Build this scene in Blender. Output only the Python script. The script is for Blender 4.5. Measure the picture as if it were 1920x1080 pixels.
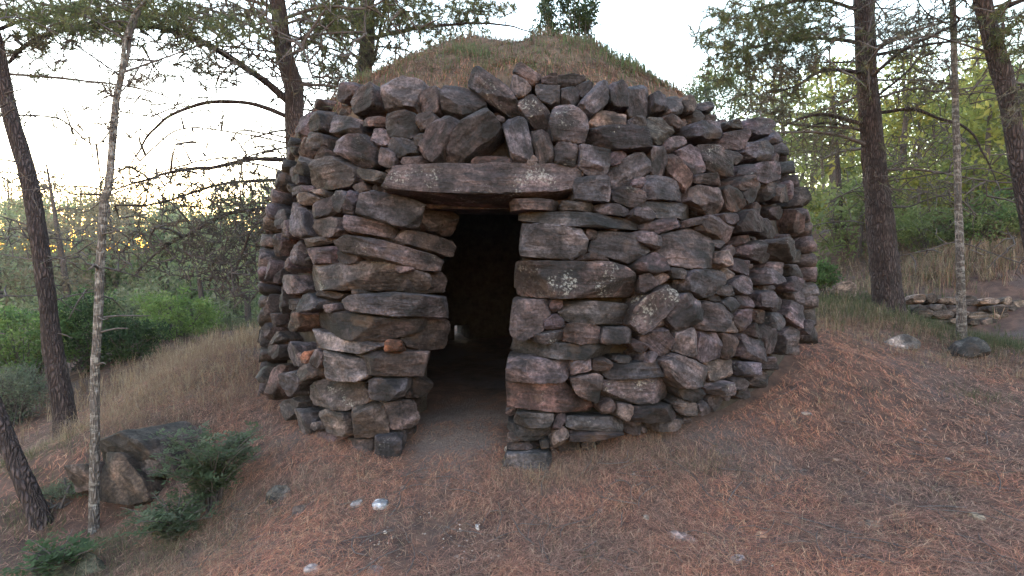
import bpy, bmesh, math, random
import numpy as np
from mathutils import Matrix, Vector

for _o in list(bpy.data.objects):
    bpy.data.objects.remove(_o)
SC = bpy.context.scene
COL = SC.collection
R = math.radians
rng = np.random.default_rng(11)
random.seed(11)

# ------------------------------------------------------------------ camera
EYE = 1.5
PITCH = R(-2.39)
cam_d = bpy.data.cameras.new('camera')
cam = bpy.data.objects.new('camera', cam_d)
COL.objects.link(cam)
cam.location = (0, 0, EYE)
cam.rotation_euler = (R(90) + PITCH, 0, 0)
cam_d.sensor_width = 36
cam_d.lens = 18
cam_d.clip_start = 0.05
cam_d.clip_end = 2000
SC.camera = cam

# ------------------------------------------------------------------ sky and sun (dusk, sun low behind the wood on the left)
SUN_EL, SUN_AZ = 0.6, -34.0          # azimuth from the view direction, negative to the left
world = bpy.data.worlds.new('World')
SC.world = world
world.use_nodes = True
wn, wl = world.node_tree.nodes, world.node_tree.links
wn.clear()
w_out = wn.new('ShaderNodeOutputWorld')
w_bg = wn.new('ShaderNodeBackground')
w_sky = wn.new('ShaderNodeTexSky')
w_sky.sky_type = 'NISHITA'
w_sky.sun_disc = False
w_sky.sun_elevation = R(SUN_EL)
w_sky.sun_rotation = R(SUN_AZ)
w_sky.altitude = 300
w_sky.air_density = 1.0
w_sky.dust_density = 0.15
w_sky.ozone_density = 1.15
w_bg.inputs['Strength'].default_value = 0.15
wl.new(w_sky.outputs[0], w_bg.inputs[0])
wl.new(w_bg.outputs[0], w_out.inputs[0])

sun_d = bpy.data.lights.new('sun', 'SUN')
sun = bpy.data.objects.new('sun', sun_d)
COL.objects.link(sun)
sun_d.energy = 0.05
sun_d.angle = R(10)
sun_d.color = (1.0, 0.78, 0.55)
_sd = Vector((math.sin(R(SUN_AZ)) * math.cos(R(SUN_EL)), math.cos(R(SUN_AZ)) * math.cos(R(SUN_EL)), math.sin(R(SUN_EL))))
sun.rotation_euler = _sd.to_track_quat('Z', 'Y').to_euler()
sun.location = _sd * 60

vs = SC.view_settings
vs.view_transform = 'Standard'
vs.look = 'None'
vs.gamma = 1.0
vs.use_curve_mapping = False
vs.exposure = 5.4
SC.cycles.max_bounces = 8
SC.cycles.diffuse_bounces = 4
SC.cycles.transmission_bounces = 4
SC.cycles.transparent_max_bounces = 8
SC.cycles.caustics_reflective = False
SC.cycles.caustics_refractive = False
SC.cycles.use_denoising = True
SC.cycles.volume_bounces = 1

# ------------------------------------------------------------------ helpers
CAMV = np.array([0, 0, EYE])
_f = np.array([0, math.cos(PITCH), math.sin(PITCH)])
_u = np.array([0, -math.sin(PITCH), math.cos(PITCH)])
_r = np.array([1.0, 0, 0])

def ray(px, py):
    """view directions through photo positions, scaled to one metre of depth (y = 1)"""
    px, py = np.atleast_1d(np.asarray(px, float)), np.atleast_1d(np.asarray(py, float))
    d = _f * 960 + (px - 960)[:, None] * _r + (540 - py)[:, None] * _u
    return d / d[:, 1:2]

def P(px, py, d):
    return CAMV + ray(px, py)[0] * d

def PL(pts):
    return np.array([P(*p) for p in pts])

def _hash(i, j, k, s):
    h = (i * 374761393 + j * 668265263 + k * 1274126177 + s * 974634721) & 0xffffffff
    h = ((h ^ (h >> 13)) * 1274126177) & 0xffffffff
    h = h ^ (h >> 16)
    return (h & 0xffffff) / 0xffffff * 2 - 1

def vnoise(p, s=0):
    p = np.asarray(p, float)
    f = np.floor(p)
    i = f.astype(np.int64)
    t = p - f
    t = t * t * (3 - 2 * t)
    r = 0
    for a in (0, 1):
        for b in (0, 1):
            for c in (0, 1):
                w = (t[:, 0] if a else 1 - t[:, 0]) * (t[:, 1] if b else 1 - t[:, 1]) * (t[:, 2] if c else 1 - t[:, 2])
                r = r + w * _hash(i[:, 0] + a, i[:, 1] + b, i[:, 2] + c, s)
    return r

def fbm(p, s=0, o=3):
    r, a = 0, 1.0
    for k in range(o):
        r = r + a * vnoise(p * 2 ** k, s + k)
        a *= .5
    return r

def mkmesh(name, V, F, smooth=True, tint=None, crease=None):
    """F: (n,3) or (n,4) int array; tint: (nv,4) colours"""
    V = np.asarray(V, np.float32)
    F = np.asarray(F, np.int32)
    me = bpy.data.meshes.new(name)
    me.vertices.add(len(V))
    me.vertices.foreach_set('co', V.ravel())
    k = F.shape[1]
    me.loops.add(F.size)
    me.loops.foreach_set('vertex_index', F.ravel())
    me.polygons.add(len(F))
    me.polygons.foreach_set('loop_start', np.arange(0, F.size, k, dtype=np.int32))
    me.update(calc_edges=True)
    me.polygons.foreach_set('use_smooth', np.full(len(F), bool(smooth)))
    if tint is not None:
        a = me.color_attributes.new('tint', 'FLOAT_COLOR', 'POINT')
        a.data.foreach_set('color', np.asarray(tint, np.float32).ravel())
    me.validate()
    if crease: me.set_sharp_from_angle(angle=crease)
    return me

def obj(name, me, mat=None, parent=None, matrix=None):
    o = bpy.data.objects.new(name, me)
    COL.objects.link(o)
    if mat is not None and me is not None and not len(me.materials):
        me.materials.append(mat)
    if parent is not None:
        o.parent = parent
    if matrix is not None:
        if parent is not None:
            o.matrix_parent_inverse = Matrix.Identity(4)
            o.matrix_basis = PM[parent.name].inverted() @ matrix
            PM[o.name] = matrix
        else:
            o.matrix_basis = matrix
            PM[o.name] = matrix
    else:
        PM[o.name] = PM[parent.name] if parent is not None else Matrix.Identity(4)
    return o

PM = {}

def empty(name, loc=(0, 0, 0)):
    o = bpy.data.objects.new(name, None)
    COL.objects.link(o)
    o.location = loc
    o.empty_display_size = .2
    PM[o.name] = Matrix.Translation(Vector(loc))
    return o

def tag(o, label=None, cat=None, group=None, kind=None):
    if label: o['label'] = label
    if cat: o['category'] = cat
    if group: o['group'] = group
    if kind: o['kind'] = kind
    return o

class Geo:
    """collects triangles with tints"""
    def __init__(s): s.V, s.F, s.T, s.n = [], [], [], 0
    def add(s, V, F, T=None):
        V = np.asarray(V, float).reshape(-1, 3)
        F = np.asarray(F, int)
        if F.shape[1] == 4:
            F = np.concatenate([F[:, [0, 1, 2]], F[:, [0, 2, 3]]])
        s.V.append(V); s.F.append(F + s.n)
        if T is None: T = (.5, .5, .5, 1)
        T = np.asarray(T, float)
        if T.ndim == 1: T = np.tile(T, (len(V), 1))
        s.T.append(T); s.n += len(V)
    def mesh(s, name, smooth=True):
        return mkmesh(name, np.concatenate(s.V), np.concatenate(s.F), smooth, np.concatenate(s.T))

def catmull(pts, n):
    """resample a polyline (any columns) smoothly to n points"""
    pts = np.asarray(pts, float)
    if len(pts) == 2:
        t = np.linspace(0, 1, n)[:, None]
        return pts[0] * (1 - t) + pts[1] * t
    q = np.vstack([2 * pts[0] - pts[1], pts, 2 * pts[-1] - pts[-2]])
    m = len(pts) - 1
    x = np.linspace(0, m, n)
    i = np.minimum(x.astype(int), m - 1)
    t = (x - i)[:, None]
    a, b, c, d = q[i], q[i + 1], q[i + 2], q[i + 3]
    return .5 * (2 * b + (c - a) * t + (2 * a - 5 * b + 4 * c - d) * t ** 2 + (3 * b - a - 3 * c + d) * t ** 3)

def tube(pts, rad, k=6):
    """tapered tube along pts (n,3) with radii (n,)"""
    pts = np.asarray(pts, float)
    n = len(pts)
    rad = np.broadcast_to(np.asarray(rad, float), (n,))
    t = np.gradient(pts, axis=0)
    t /= np.linalg.norm(t, axis=1, keepdims=True) + 1e-9
    ref = np.array([0, 0, 1.0]) if abs(t[:, 2]).mean() < .8 else np.array([1.0, 0, 0])
    a = np.cross(t, ref); a /= np.linalg.norm(a, axis=1, keepdims=True) + 1e-9
    b = np.cross(t, a)
    ang = np.arange(k) * 2 * math.pi / k
    V = pts[:, None] + rad[:, None, None] * (np.cos(ang)[None, :, None] * a[:, None] + np.sin(ang)[None, :, None] * b[:, None])
    V = V.reshape(-1, 3)
    i = np.arange(n - 1)[:, None] * k
    j = np.arange(k)[None]
    j2 = (j + 1) % k
    F = np.stack([i + j, i + j2, i + k + j2, i + k + j], -1).reshape(-1, 4)
    V = np.vstack([V, pts[-1]])
    F2 = np.stack([(n - 1) * k + np.arange(k), (n - 1) * k + (np.arange(k) + 1) % k, np.full(k, n * k), np.full(k, n * k)], -1)
    return V, F, F2[:, :3]

# ------------------------------------------------------------------ materials
def newmat(name):
    m = bpy.data.materials.new(name)
    m.use_nodes = True
    nt = m.node_tree
    nt.nodes.clear()
    out = nt.nodes.new('ShaderNodeOutputMaterial')
    bs = nt.nodes.new('ShaderNodeBsdfPrincipled')
    bs.inputs['Roughness'].default_value = .9
    bs.inputs['Specular IOR Level'].default_value = .2
    nt.links.new(bs.outputs[0], out.inputs[0])
    return m, nt, bs, out

def node(nt, t, **kw):
    n = nt.nodes.new(t)
    for k, v in kw.items():
        if k in n.inputs.keys(): n.inputs[k].default_value = v
        else: setattr(n, k, v)
    return n

def noise(nt, vec, scale, detail=4, rough=.55, dist=0):
    n = nt.nodes.new('ShaderNodeTexNoise')
    n.inputs['Scale'].default_value = scale
    n.inputs['Detail'].default_value = detail
    n.inputs['Roughness'].default_value = rough
    n.inputs['Distortion'].default_value = dist
    if vec is not None: nt.links.new(vec, n.inputs['Vector'])
    return n.outputs['Fac']

def ramp(nt, fac, stops):
    n = nt.nodes.new('ShaderNodeValToRGB')
    e = n.color_ramp.elements
    while len(e) < len(stops): e.new(.5)
    for el, (p, c) in zip(e, stops):
        el.position = p
        el.color = (*c, 1) if len(c) == 3 else c
    nt.links.new(fac, n.inputs[0])
    return n.outputs[0]

def mix(nt, a, b, fac, mode='MIX'):
    n = nt.nodes.new('ShaderNodeMix')
    n.data_type = 'RGBA'
    n.blend_type = mode
    for s, v in ((n.inputs[6], a), (n.inputs[7], b), (n.inputs[0], fac)):
        if hasattr(v, 'default_value'): nt.links.new(v, s)
        elif isinstance(v, (int, float)): s.default_value = v
        else: s.default_value = (*v, 1)
    return n.outputs[2]

def math_(nt, op, a, b=0.0):
    n = nt.nodes.new('ShaderNodeMath')
    n.operation = op
    for s, v in ((n.inputs[0], a), (n.inputs[1], b)):
        if hasattr(v, 'default_value'): nt.links.new(v, s)
        else: s.default_value = v
    return n.outputs[0]

def bump(nt, bs, h, dist=.01, strength=1.0):
    n = nt.nodes.new('ShaderNodeBump')
    n.inputs['Distance'].default_value = dist
    n.inputs['Strength'].default_value = strength
    nt.links.new(h, n.inputs['Height'])
    nt.links.new(n.outputs[0], bs.inputs['Normal'])

def mapping(nt, vec, scale):
    n = nt.nodes.new('ShaderNodeMapping')
    n.inputs['Scale'].default_value = scale
    nt.links.new(vec, n.inputs[0])
    return n.outputs[0]

def coords(nt, rnd=True):
    tc = nt.nodes.new('ShaderNodeTexCoord')
    if not rnd: return tc.outputs['Object']
    oi = nt.nodes.new('ShaderNodeObjectInfo')
    m = nt.nodes.new('ShaderNodeVectorMath')
    m.operation = 'ADD'
    s = math_(nt, 'MULTIPLY', oi.outputs['Random'], 37.0)
    nt.links.new(tc.outputs['Object'], m.inputs[0])
    nt.links.new(s, m.inputs[1])
    return m.outputs[0]

def tintnode(nt):
    a = nt.nodes.new('ShaderNodeAttribute')
    a.attribute_name = 'tint'
    return a

def mat_stone():
    m, nt, bs, out = newmat('schist_stone')
    c = coords(nt)
    t = tintnode(nt)
    band = mapping(nt, c, (2.2, 14, 6))
    n1 = noise(nt, band, 1.6, 6, .62, .6)          # foliation streaks along the stone
    n2 = noise(nt, c, 7, 5, .6)
    n3 = noise(nt, c, 42, 5, .7)
    k1 = ramp(nt, n1, [(.3, (.42, .41, .42)), (.5, (.92, .90, .90)), (.70, (1.8, 1.68, 1.62))])
    oi = nt.nodes.new('ShaderNodeObjectInfo')
    base = mix(nt, t.outputs['Color'], k1, math_(nt, 'ADD', .25, math_(nt, 'MULTIPLY', oi.outputs['Random'], .7)), 'MULTIPLY')
    n0 = noise(nt, c, 2.6, 3, .6, .8)             # broad weathered faces
    base = mix(nt, base, ramp(nt, n0, [(.36, (.45, .44, .45)), (.5, (.95, .95, .95)), (.64, (2.1, 2.06, 2.08))]), 1.0, 'MULTIPLY')
    k2 = ramp(nt, n2, [(.32, (.5, .46, .48)), (.5, (1, 1, 1)), (.7, (1.65, 1.52, 1.42))])
    base = mix(nt, base, k2, .9, 'MULTIPLY')
    k3 = ramp(nt, n3, [(.36, (.4, .39, .4)), (.5, (.95, .95, .95)), (.62, (1.6, 1.58, 1.56))])
    base = mix(nt, base, k3, .85, 'MULTIPLY')
    # broken facets: every cell its own tilt and its own weathering
    vo = nt.nodes.new('ShaderNodeTexVoronoi')
    vo.inputs['Scale'].default_value = 9.0
    wob = nt.nodes.new('ShaderNodeVectorMath'); wob.operation = 'MULTIPLY_ADD'
    nzc = nt.nodes.new('ShaderNodeTexNoise'); nzc.inputs['Scale'].default_value = 9.0; nzc.inputs['Detail'].default_value = 3.0
    nt.links.new(c, nzc.inputs['Vector'])
    wob.inputs[1].default_value = (.05, .05, .05)
    nt.links.new(nzc.outputs['Color'], wob.inputs[0]); nt.links.new(c, wob.inputs[2])
    st = mapping(nt, wob.outputs[0], (.7, 1.6, 1.0))
    nt.links.new(st, vo.inputs['Vector'])
    dv = nt.nodes.new('ShaderNodeVectorMath'); dv.operation = 'SUBTRACT'
    nt.links.new(st, dv.inputs[0]); nt.links.new(vo.outputs['Position'], dv.inputs[1])
    cv = nt.nodes.new('ShaderNodeVectorMath'); cv.operation = 'SUBTRACT'
    nt.links.new(vo.outputs['Color'], cv.inputs[0]); cv.inputs[1].default_value = (.5, .5, .5)
    dp = nt.nodes.new('ShaderNodeVectorMath'); dp.operation = 'DOT_PRODUCT'
    nt.links.new(dv.outputs[0], dp.inputs[0]); nt.links.new(cv.outputs[0], dp.inputs[1])
    facet = dp.outputs['Value']
    sx = nt.nodes.new('ShaderNodeSeparateColor'); nt.links.new(vo.outputs['Color'], sx.inputs[0])
    base = mix(nt, base, ramp(nt, sx.outputs[1], [(0, (.55, .53, .54)), (1, (1.55, 1.53, 1.53))]), .9, 'MULTIPLY')
    # rusty stains
    rs = ramp(nt, noise(nt, c, 4.3, 3, .5, 1.0), [(.6, (0, 0, 0)), (.74, (1, 1, 1))])
    base = mix(nt, base, (.10, .06, .045), math_(nt, 'MULTIPLY', rs, .4))
    # pale lichen crusts; tint alpha says how much a stone carries
    ln = noise(nt, c, 5.0, 2, .5)
    ls = noise(nt, c, 55, 4, .65, .5)
    lv = math_(nt, 'ADD', math_(nt, 'MULTIPLY', ln, .55), math_(nt, 'MULTIPLY', ls, .6))
    th = math_(nt, 'SUBTRACT', .80, math_(nt, 'MULTIPLY', t.outputs['Alpha'], .14))
    lm = math_(nt, 'MULTIPLY', math_(nt, 'SUBTRACT', lv, th), 14)
    lm.node.use_clamp = True
    base = mix(nt, base, (.36, .345, .34), math_(nt, 'MULTIPLY', lm, .48))
    nt.links.new(base, bs.inputs['Base Color'])
    h = math_(nt, 'ADD', math_(nt, 'MULTIPLY', n1, 1.0), math_(nt, 'ADD', math_(nt, 'MULTIPLY', n2, .5), math_(nt, 'MULTIPLY', n3, .45)))
    h = math_(nt, 'ADD', h, math_(nt, 'MULTIPLY', facet, 18.0))
    bump(nt, bs, h, .03, 1.0)
    bs.inputs['Roughness'].default_value = .82
    bs.inputs['Specular IOR Level'].default_value = .3
    return m

def mat_simple(name, stops, scale=8, stretch=(1, 1, 1), bdist=.01, rough=.9, rnd=True, tinted=False, detail=6):
    m, nt, bs, out = newmat(name)
    c = coords(nt, rnd)
    n = noise(nt, mapping(nt, c, stretch), scale, detail, .65)
    col = ramp(nt, n, stops)
    if tinted:
        col = mix(nt, col, tintnode(nt).outputs['Color'], 1.0, 'MULTIPLY')
    nt.links.new(col, bs.inputs['Base Color'])
    bs.inputs['Roughness'].default_value = rough
    bump(nt, bs, n, bdist)
    return m

def mat_blade(name, trans=.35, rough=.7):
    """leaves, needles and blades: colour from tint, some light passing through"""
    m, nt, bs, out = newmat(name)
    t = tintnode(nt)
    nt.links.new(t.outputs['Color'], bs.inputs['Base Color'])
    bs.inputs['Roughness'].default_value = rough
    if trans > 0:
        tr = nt.nodes.new('ShaderNodeBsdfTranslucent')
        nt.links.new(t.outputs['Color'], tr.inputs[0])
        mx = nt.nodes.new('ShaderNodeMixShader')
        mx.inputs[0].default_value = trans
        nt.links.new(bs.outputs[0], mx.inputs[1])
        nt.links.new(tr.outputs[0], mx.inputs[2])
        nt.links.new(mx.outputs[0], out.inputs[0])
    return m

def mat_bark(name, dark, lite, scale=1.0, lichen=0.0):
    m, nt, bs, out = newmat(name)
    c = coords(nt)
    st = mapping(nt, c, (1, 1, .22))
    v = nt.nodes.new('ShaderNodeTexVoronoi')
    v.feature = 'DISTANCE_TO_EDGE'
    v.inputs['Scale'].default_value = 36 * scale
    wv = nt.nodes.new('ShaderNodeVectorMath'); wv.operation = 'ADD'
    nz = nt.nodes.new('ShaderNodeTexNoise'); nz.inputs['Scale'].default_value = 14 * scale; nz.inputs['Detail'].default_value = 3
    nt.links.new(st, nz.inputs['Vector'])
    sc = nt.nodes.new('ShaderNodeVectorMath'); sc.operation = 'SCALE'; sc.inputs['Scale'].default_value = .06 / scale
    nt.links.new(nz.outputs['Color'], sc.inputs[0])
    nt.links.new(st, wv.inputs[0]); nt.links.new(sc.outputs[0], wv.inputs[1])
    nt.links.new(wv.outputs[0], v.inputs['Vector'])
    pl = ramp(nt, v.outputs['Distance'], [(0, (.1, .1, .1)), (.3, (1, 1, 1))])
    n2 = noise(nt, c, 30 * scale, 5, .7)
    n1 = noise(nt, c, 5, 4, .6)
    col = mix(nt, dark, lite, n2)
    col = mix(nt, col, ramp(nt, n1, [(.3, (.7, .66, .66)), (.7, (1.3, 1.25, 1.25))]), 1.0, 'MULTIPLY')
    col = mix(nt, tuple(x * .75 for x in dark), col, pl)
    if lichen:
        lm = ramp(nt, noise(nt, mapping(nt, c, (1, 1, 2.2)), 11, 4, .7), [(.5, (0, 0, 0)), (.6, (1, 1, 1))])
        col = mix(nt, col, (.36, .335, .34), math_(nt, 'MULTIPLY', lm, lichen))
    nt.links.new(col, bs.inputs['Base Color'])
    h = math_(nt, 'ADD', pl, math_(nt, 'MULTIPLY', n2, .5))
    bump(nt, bs, h, .03 / scale)
    return m

M = {}
M['stone'] = mat_stone()
M['leaf'] = mat_blade('leaf', .58)
M['needle'] = mat_blade('pine_needle', .35)
M['dry'] = mat_blade('dry_blade', .2, .85)
M['litter'] = mat_blade('fallen_needle', 0, .85)
M['twig'] = mat_simple('twig_bark', [(.3, (.045, .036, .039)), (.7, (.105, .088, .092))], 30, (1, 1, 1), .003)
M['bark'] = mat_bark('pine_bark', (.03, .023, .027), (.13, .10, .108))
M['bark_pale'] = mat_bark('pale_bark', (.09, .078, .08), (.26, .23, .235), 1.6, .6)
M['core'] = mat_simple('rubble_core', [(.3, (.018, .015, .015)), (.7, (.06, .05, .047))], 9, (1, 1, 1), .05)
M['rock'] = mat_simple('outcrop_rock', [(.3, (.045, .035, .032)), (.5, (.12, .09, .08)), (.7, (.25, .215, .2))], 5, (1, 1, 4), .03, detail=9)
# ------------------------------------------------------------------ ground
GP = [ # photo position and distance of points where the ground is seen
 (960,1080,2.45),(1300,1080,2.4),(1600,1080,2.35),(1920,1080,2.25),(700,1080,2.45),(520,1080,2.5),
 (300,1080,2.85),(0,1080,3.1),(660,875,3.6),(560,830,3.95),(500,765,4.9),(870,815,3.95),(960,880,3.45),(1060,852,3.65),(1180,805,3.75),
 (1310,775,4.05),(1480,685,4.75),(1530,645,5.1),(1690,655,6.0),(1920,720,5.2),(1800,632,6.5),(1665,580,8.0),(1860,636,7.6),(1760,622,7.7),
 (1500,900,3.3),(1800,850,3.6),(1250,930,3.1),(1920,900,3.1),(700,960,3.0),
 (380,760,5.2),(420,700,6.2),(300,690,6.6),(230,785,4.6),(345,845,4.35),(480,905,3.6),(470,985,3.1),
 (175,1005,3.8),(80,1000,3.9),(125,830,6.0),(60,740,8.5),(250,1010,3.5),(380,990,3.35),(160,760,7.5),
 (450,640,9.0),(250,650,10.0),(560,600,12.5),
 (1850,500,9.3),(1780,490,10.2),(1920,470,9.8),(1850,450,11.5),(1750,455,12.5),(1560,560,9.5),(1600,540,11.0),
]
gxyz = [P(*p) for p in GP]
gxyz += [np.array(p) + (0, 0, EYE) for p in [
 (0, -2, -1.65), (3.5, -1.5, -1.5), (-3.5, -1, -2.1), (0, .6, -1.58), (2.2, .8, -1.5), (-2.4, 1.4, -2.0), (-3.6, 2.6, -2.05), (4.5, 2, -1.3), (6, 4.5, -1.1),
 (.27, 6.7, -1.25), (.3, 8.8, -1.2), (-.8, 5.0, -1.28), (2.8, 8.5, -.85), (-2.5, 8.5, -1.25), (.3, 11.5, -1.1),
 (-6, 4, -2.1), (-8, 8, -2.2), (-10, 14, -2.3), (-6, 16, -1.9), (0, 18, -1.2), (6, 18, .3), (12, 14, 1.6), (16, 8, 1.8), (20, 22, 4.2), (9, 30, 2.5),
 (-14, 28, -2.4), (-4, 32, -1.0), (-25, 15, -2.6), (-20, 0, -2.3), (20, -10, .5), (-10, -15, -2), (10, -15, -1),
 (40, 40, 6.5), (-40, 50, 0), (0, 60, 3), (60, 0, 5), (-60, 0, -2), (0, -60, -2),
 (200, 200, 7), (-200, 200, 4), (0, 220, 5), (220, 0, 6), (-220, 0, 0), (0, -220, 0), (220, -220, 3), (-220, -220, 0), (200, 80, 7), (-200, 80, 2), (260, 300, 7), (-260, 300, 4)]]
gxyz = np.array(gxyz)

def _tps(r):
    return np.where(r > 1e-9, r * r * np.log(np.maximum(r, 1e-9)), 0)
_gx = gxyz[:, :2] / 10
_n = len(_gx)
_K = _tps(np.linalg.norm(_gx[:, None] - _gx[None], axis=-1)) + np.eye(_n) * .004
_Pm = np.hstack([np.ones((_n, 1)), _gx])
_A = np.block([[_K, _Pm], [_Pm.T, np.zeros((3, 3))]])
_w = np.linalg.solve(_A, np.concatenate([gxyz[:, 2], np.zeros(3)]))

HC = np.array([0.269, 6.695])           # middle of the hut

def ground(x, y, rough=True):
    x, y = np.atleast_1d(np.asarray(x, float)), np.atleast_1d(np.asarray(y, float))
    q = np.stack([x, y], -1) / 10
    out = np.empty(len(q))
    for s in range(0, len(q), 20000):
        e = q[s:s + 20000]
        k = _tps(np.linalg.norm(e[:, None] - _gx[None], axis=-1))
        out[s:s + 20000] = k @ _w[:_n] + _w[_n] + e @ _w[_n + 1:]
    if rough:
        p = np.stack([x, y, 0 * x], -1)
        out = out + .035 * fbm(p * 1.3, 5, 3) + .012 * vnoise(p * 9, 9)
        far = np.clip((np.hypot(x, y) - 14) / 30, 0, 1)
        out = out + far * .8 * vnoise(p * .12, 3)
    return out

def gz(x, y):
    return float(ground(x, y)[0])

def build_ground():
    s = np.linspace(-1, 1, 241)
    gx = np.sinh(s * 5.2) / math.sinh(5.2) * 260
    t = np.linspace(-.62, 1, 261)
    gy = 3.2 + np.sinh(t * 5.2) / math.sinh(5.2) * 300
    X, Y = np.meshgrid(gx, gy)
    Z = ground(X.ravel(), Y.ravel())
    V = np.stack([X.ravel(), Y.ravel(), Z], -1)
    nx, ny = len(gx), len(gy)
    i = (np.arange(ny - 1)[:, None] * nx + np.arange(nx - 1)[None]).ravel()
    F = np.stack([i, i + 1, i + nx + 1, i + nx], -1)
    m, nt, bs, out = newmat('forest_floor')
    c = coords(nt, False)
    n1 = noise(nt, c, .9, 5, .6)
    n2 = noise(nt, c, 6, 6, .65)
    n3 = noise(nt, c, 60, 5, .7)
    col = ramp(nt, n2, [(.3, (.045, .029, .028)), (.5, (.085, .05, .043)), (.68, (.14, .078, .063))])
    earth = ramp(nt, n3, [(.3, (.05, .036, .037)), (.7, (.14, .10, .098))])
    col = mix(nt, col, earth, ramp(nt, n1, [(.5, (0, 0, 0)), (.62, (1, 1, 1))]))
    # pale trodden dust on the threshold and just inside
    ds = nt.nodes.new('ShaderNodeVectorMath'); ds.operation = 'DISTANCE'
    nt.links.new(mapping(nt, c, (1, .62, 0)), ds.inputs[0]); ds.inputs[1].default_value = (-.42, 4.0 * .62, 0)
    dm = math_(nt, 'ADD', ds.outputs['Value'], math_(nt, 'MULTIPLY', math_(nt, 'SUBTRACT', n2, .5), .9))
    col = mix(nt, col, ramp(nt, n3, [(.3, (.09, .066, .064)), (.7, (.19, .145, .138))]), ramp(nt, dm, [(.22, (1, 1, 1)), (.55, (0, 0, 0))]))
    nt.links.new(col, bs.inputs['Base Color'])
    bs.inputs['Roughness'].default_value = .95
    bump(nt, bs, math_(nt, 'ADD', n2, n3), .02)
    o = obj('ground', mkmesh('ground', V, F), m)
    tag(o, 'forest floor of bare earth under fallen pine needles', None, None, 'structure')
build_ground()
# ------------------------------------------------------------------ the dry-stone hut
ZW = EYE + 1.38                          # top of the wall
def hut_r(z):
    z = np.asarray(z, float) - EYE
    return 3.2 - .156 * np.maximum(0, z + .2) ** 2 * .98

def hut_hit(px, py):
    """points of the battered drum seen at photo positions (closest pass where the line misses it)"""
    d = ray(px, py)
    t = np.linspace(2.8, 8.2, 541)
    pts = CAMV + d[:, None] * t[None, :, None]
    dist = np.hypot(pts[..., 0] - HC[0], pts[..., 1] - HC[1]) - hut_r(pts[..., 2])
    hit = dist < 0
    i = np.where(hit.any(1), hit.argmax(1), dist.argmin(1))
    tt = t[i]
    # the left jamb of the doorway turns in
    px, py = np.atleast_1d(px).astype(float), np.atleast_1d(py).astype(float)
    xi = np.interp(py, [395, 760], [865, 800])
    f = np.clip((px - 742) / (xi - 742), 0, 1.15)
    jam = (px > 742) & (px < 905) & (py > 368)
    tt = tt + np.where(jam, f * .62, 0)
    return CAMV + d * tt[:, None]

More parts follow.
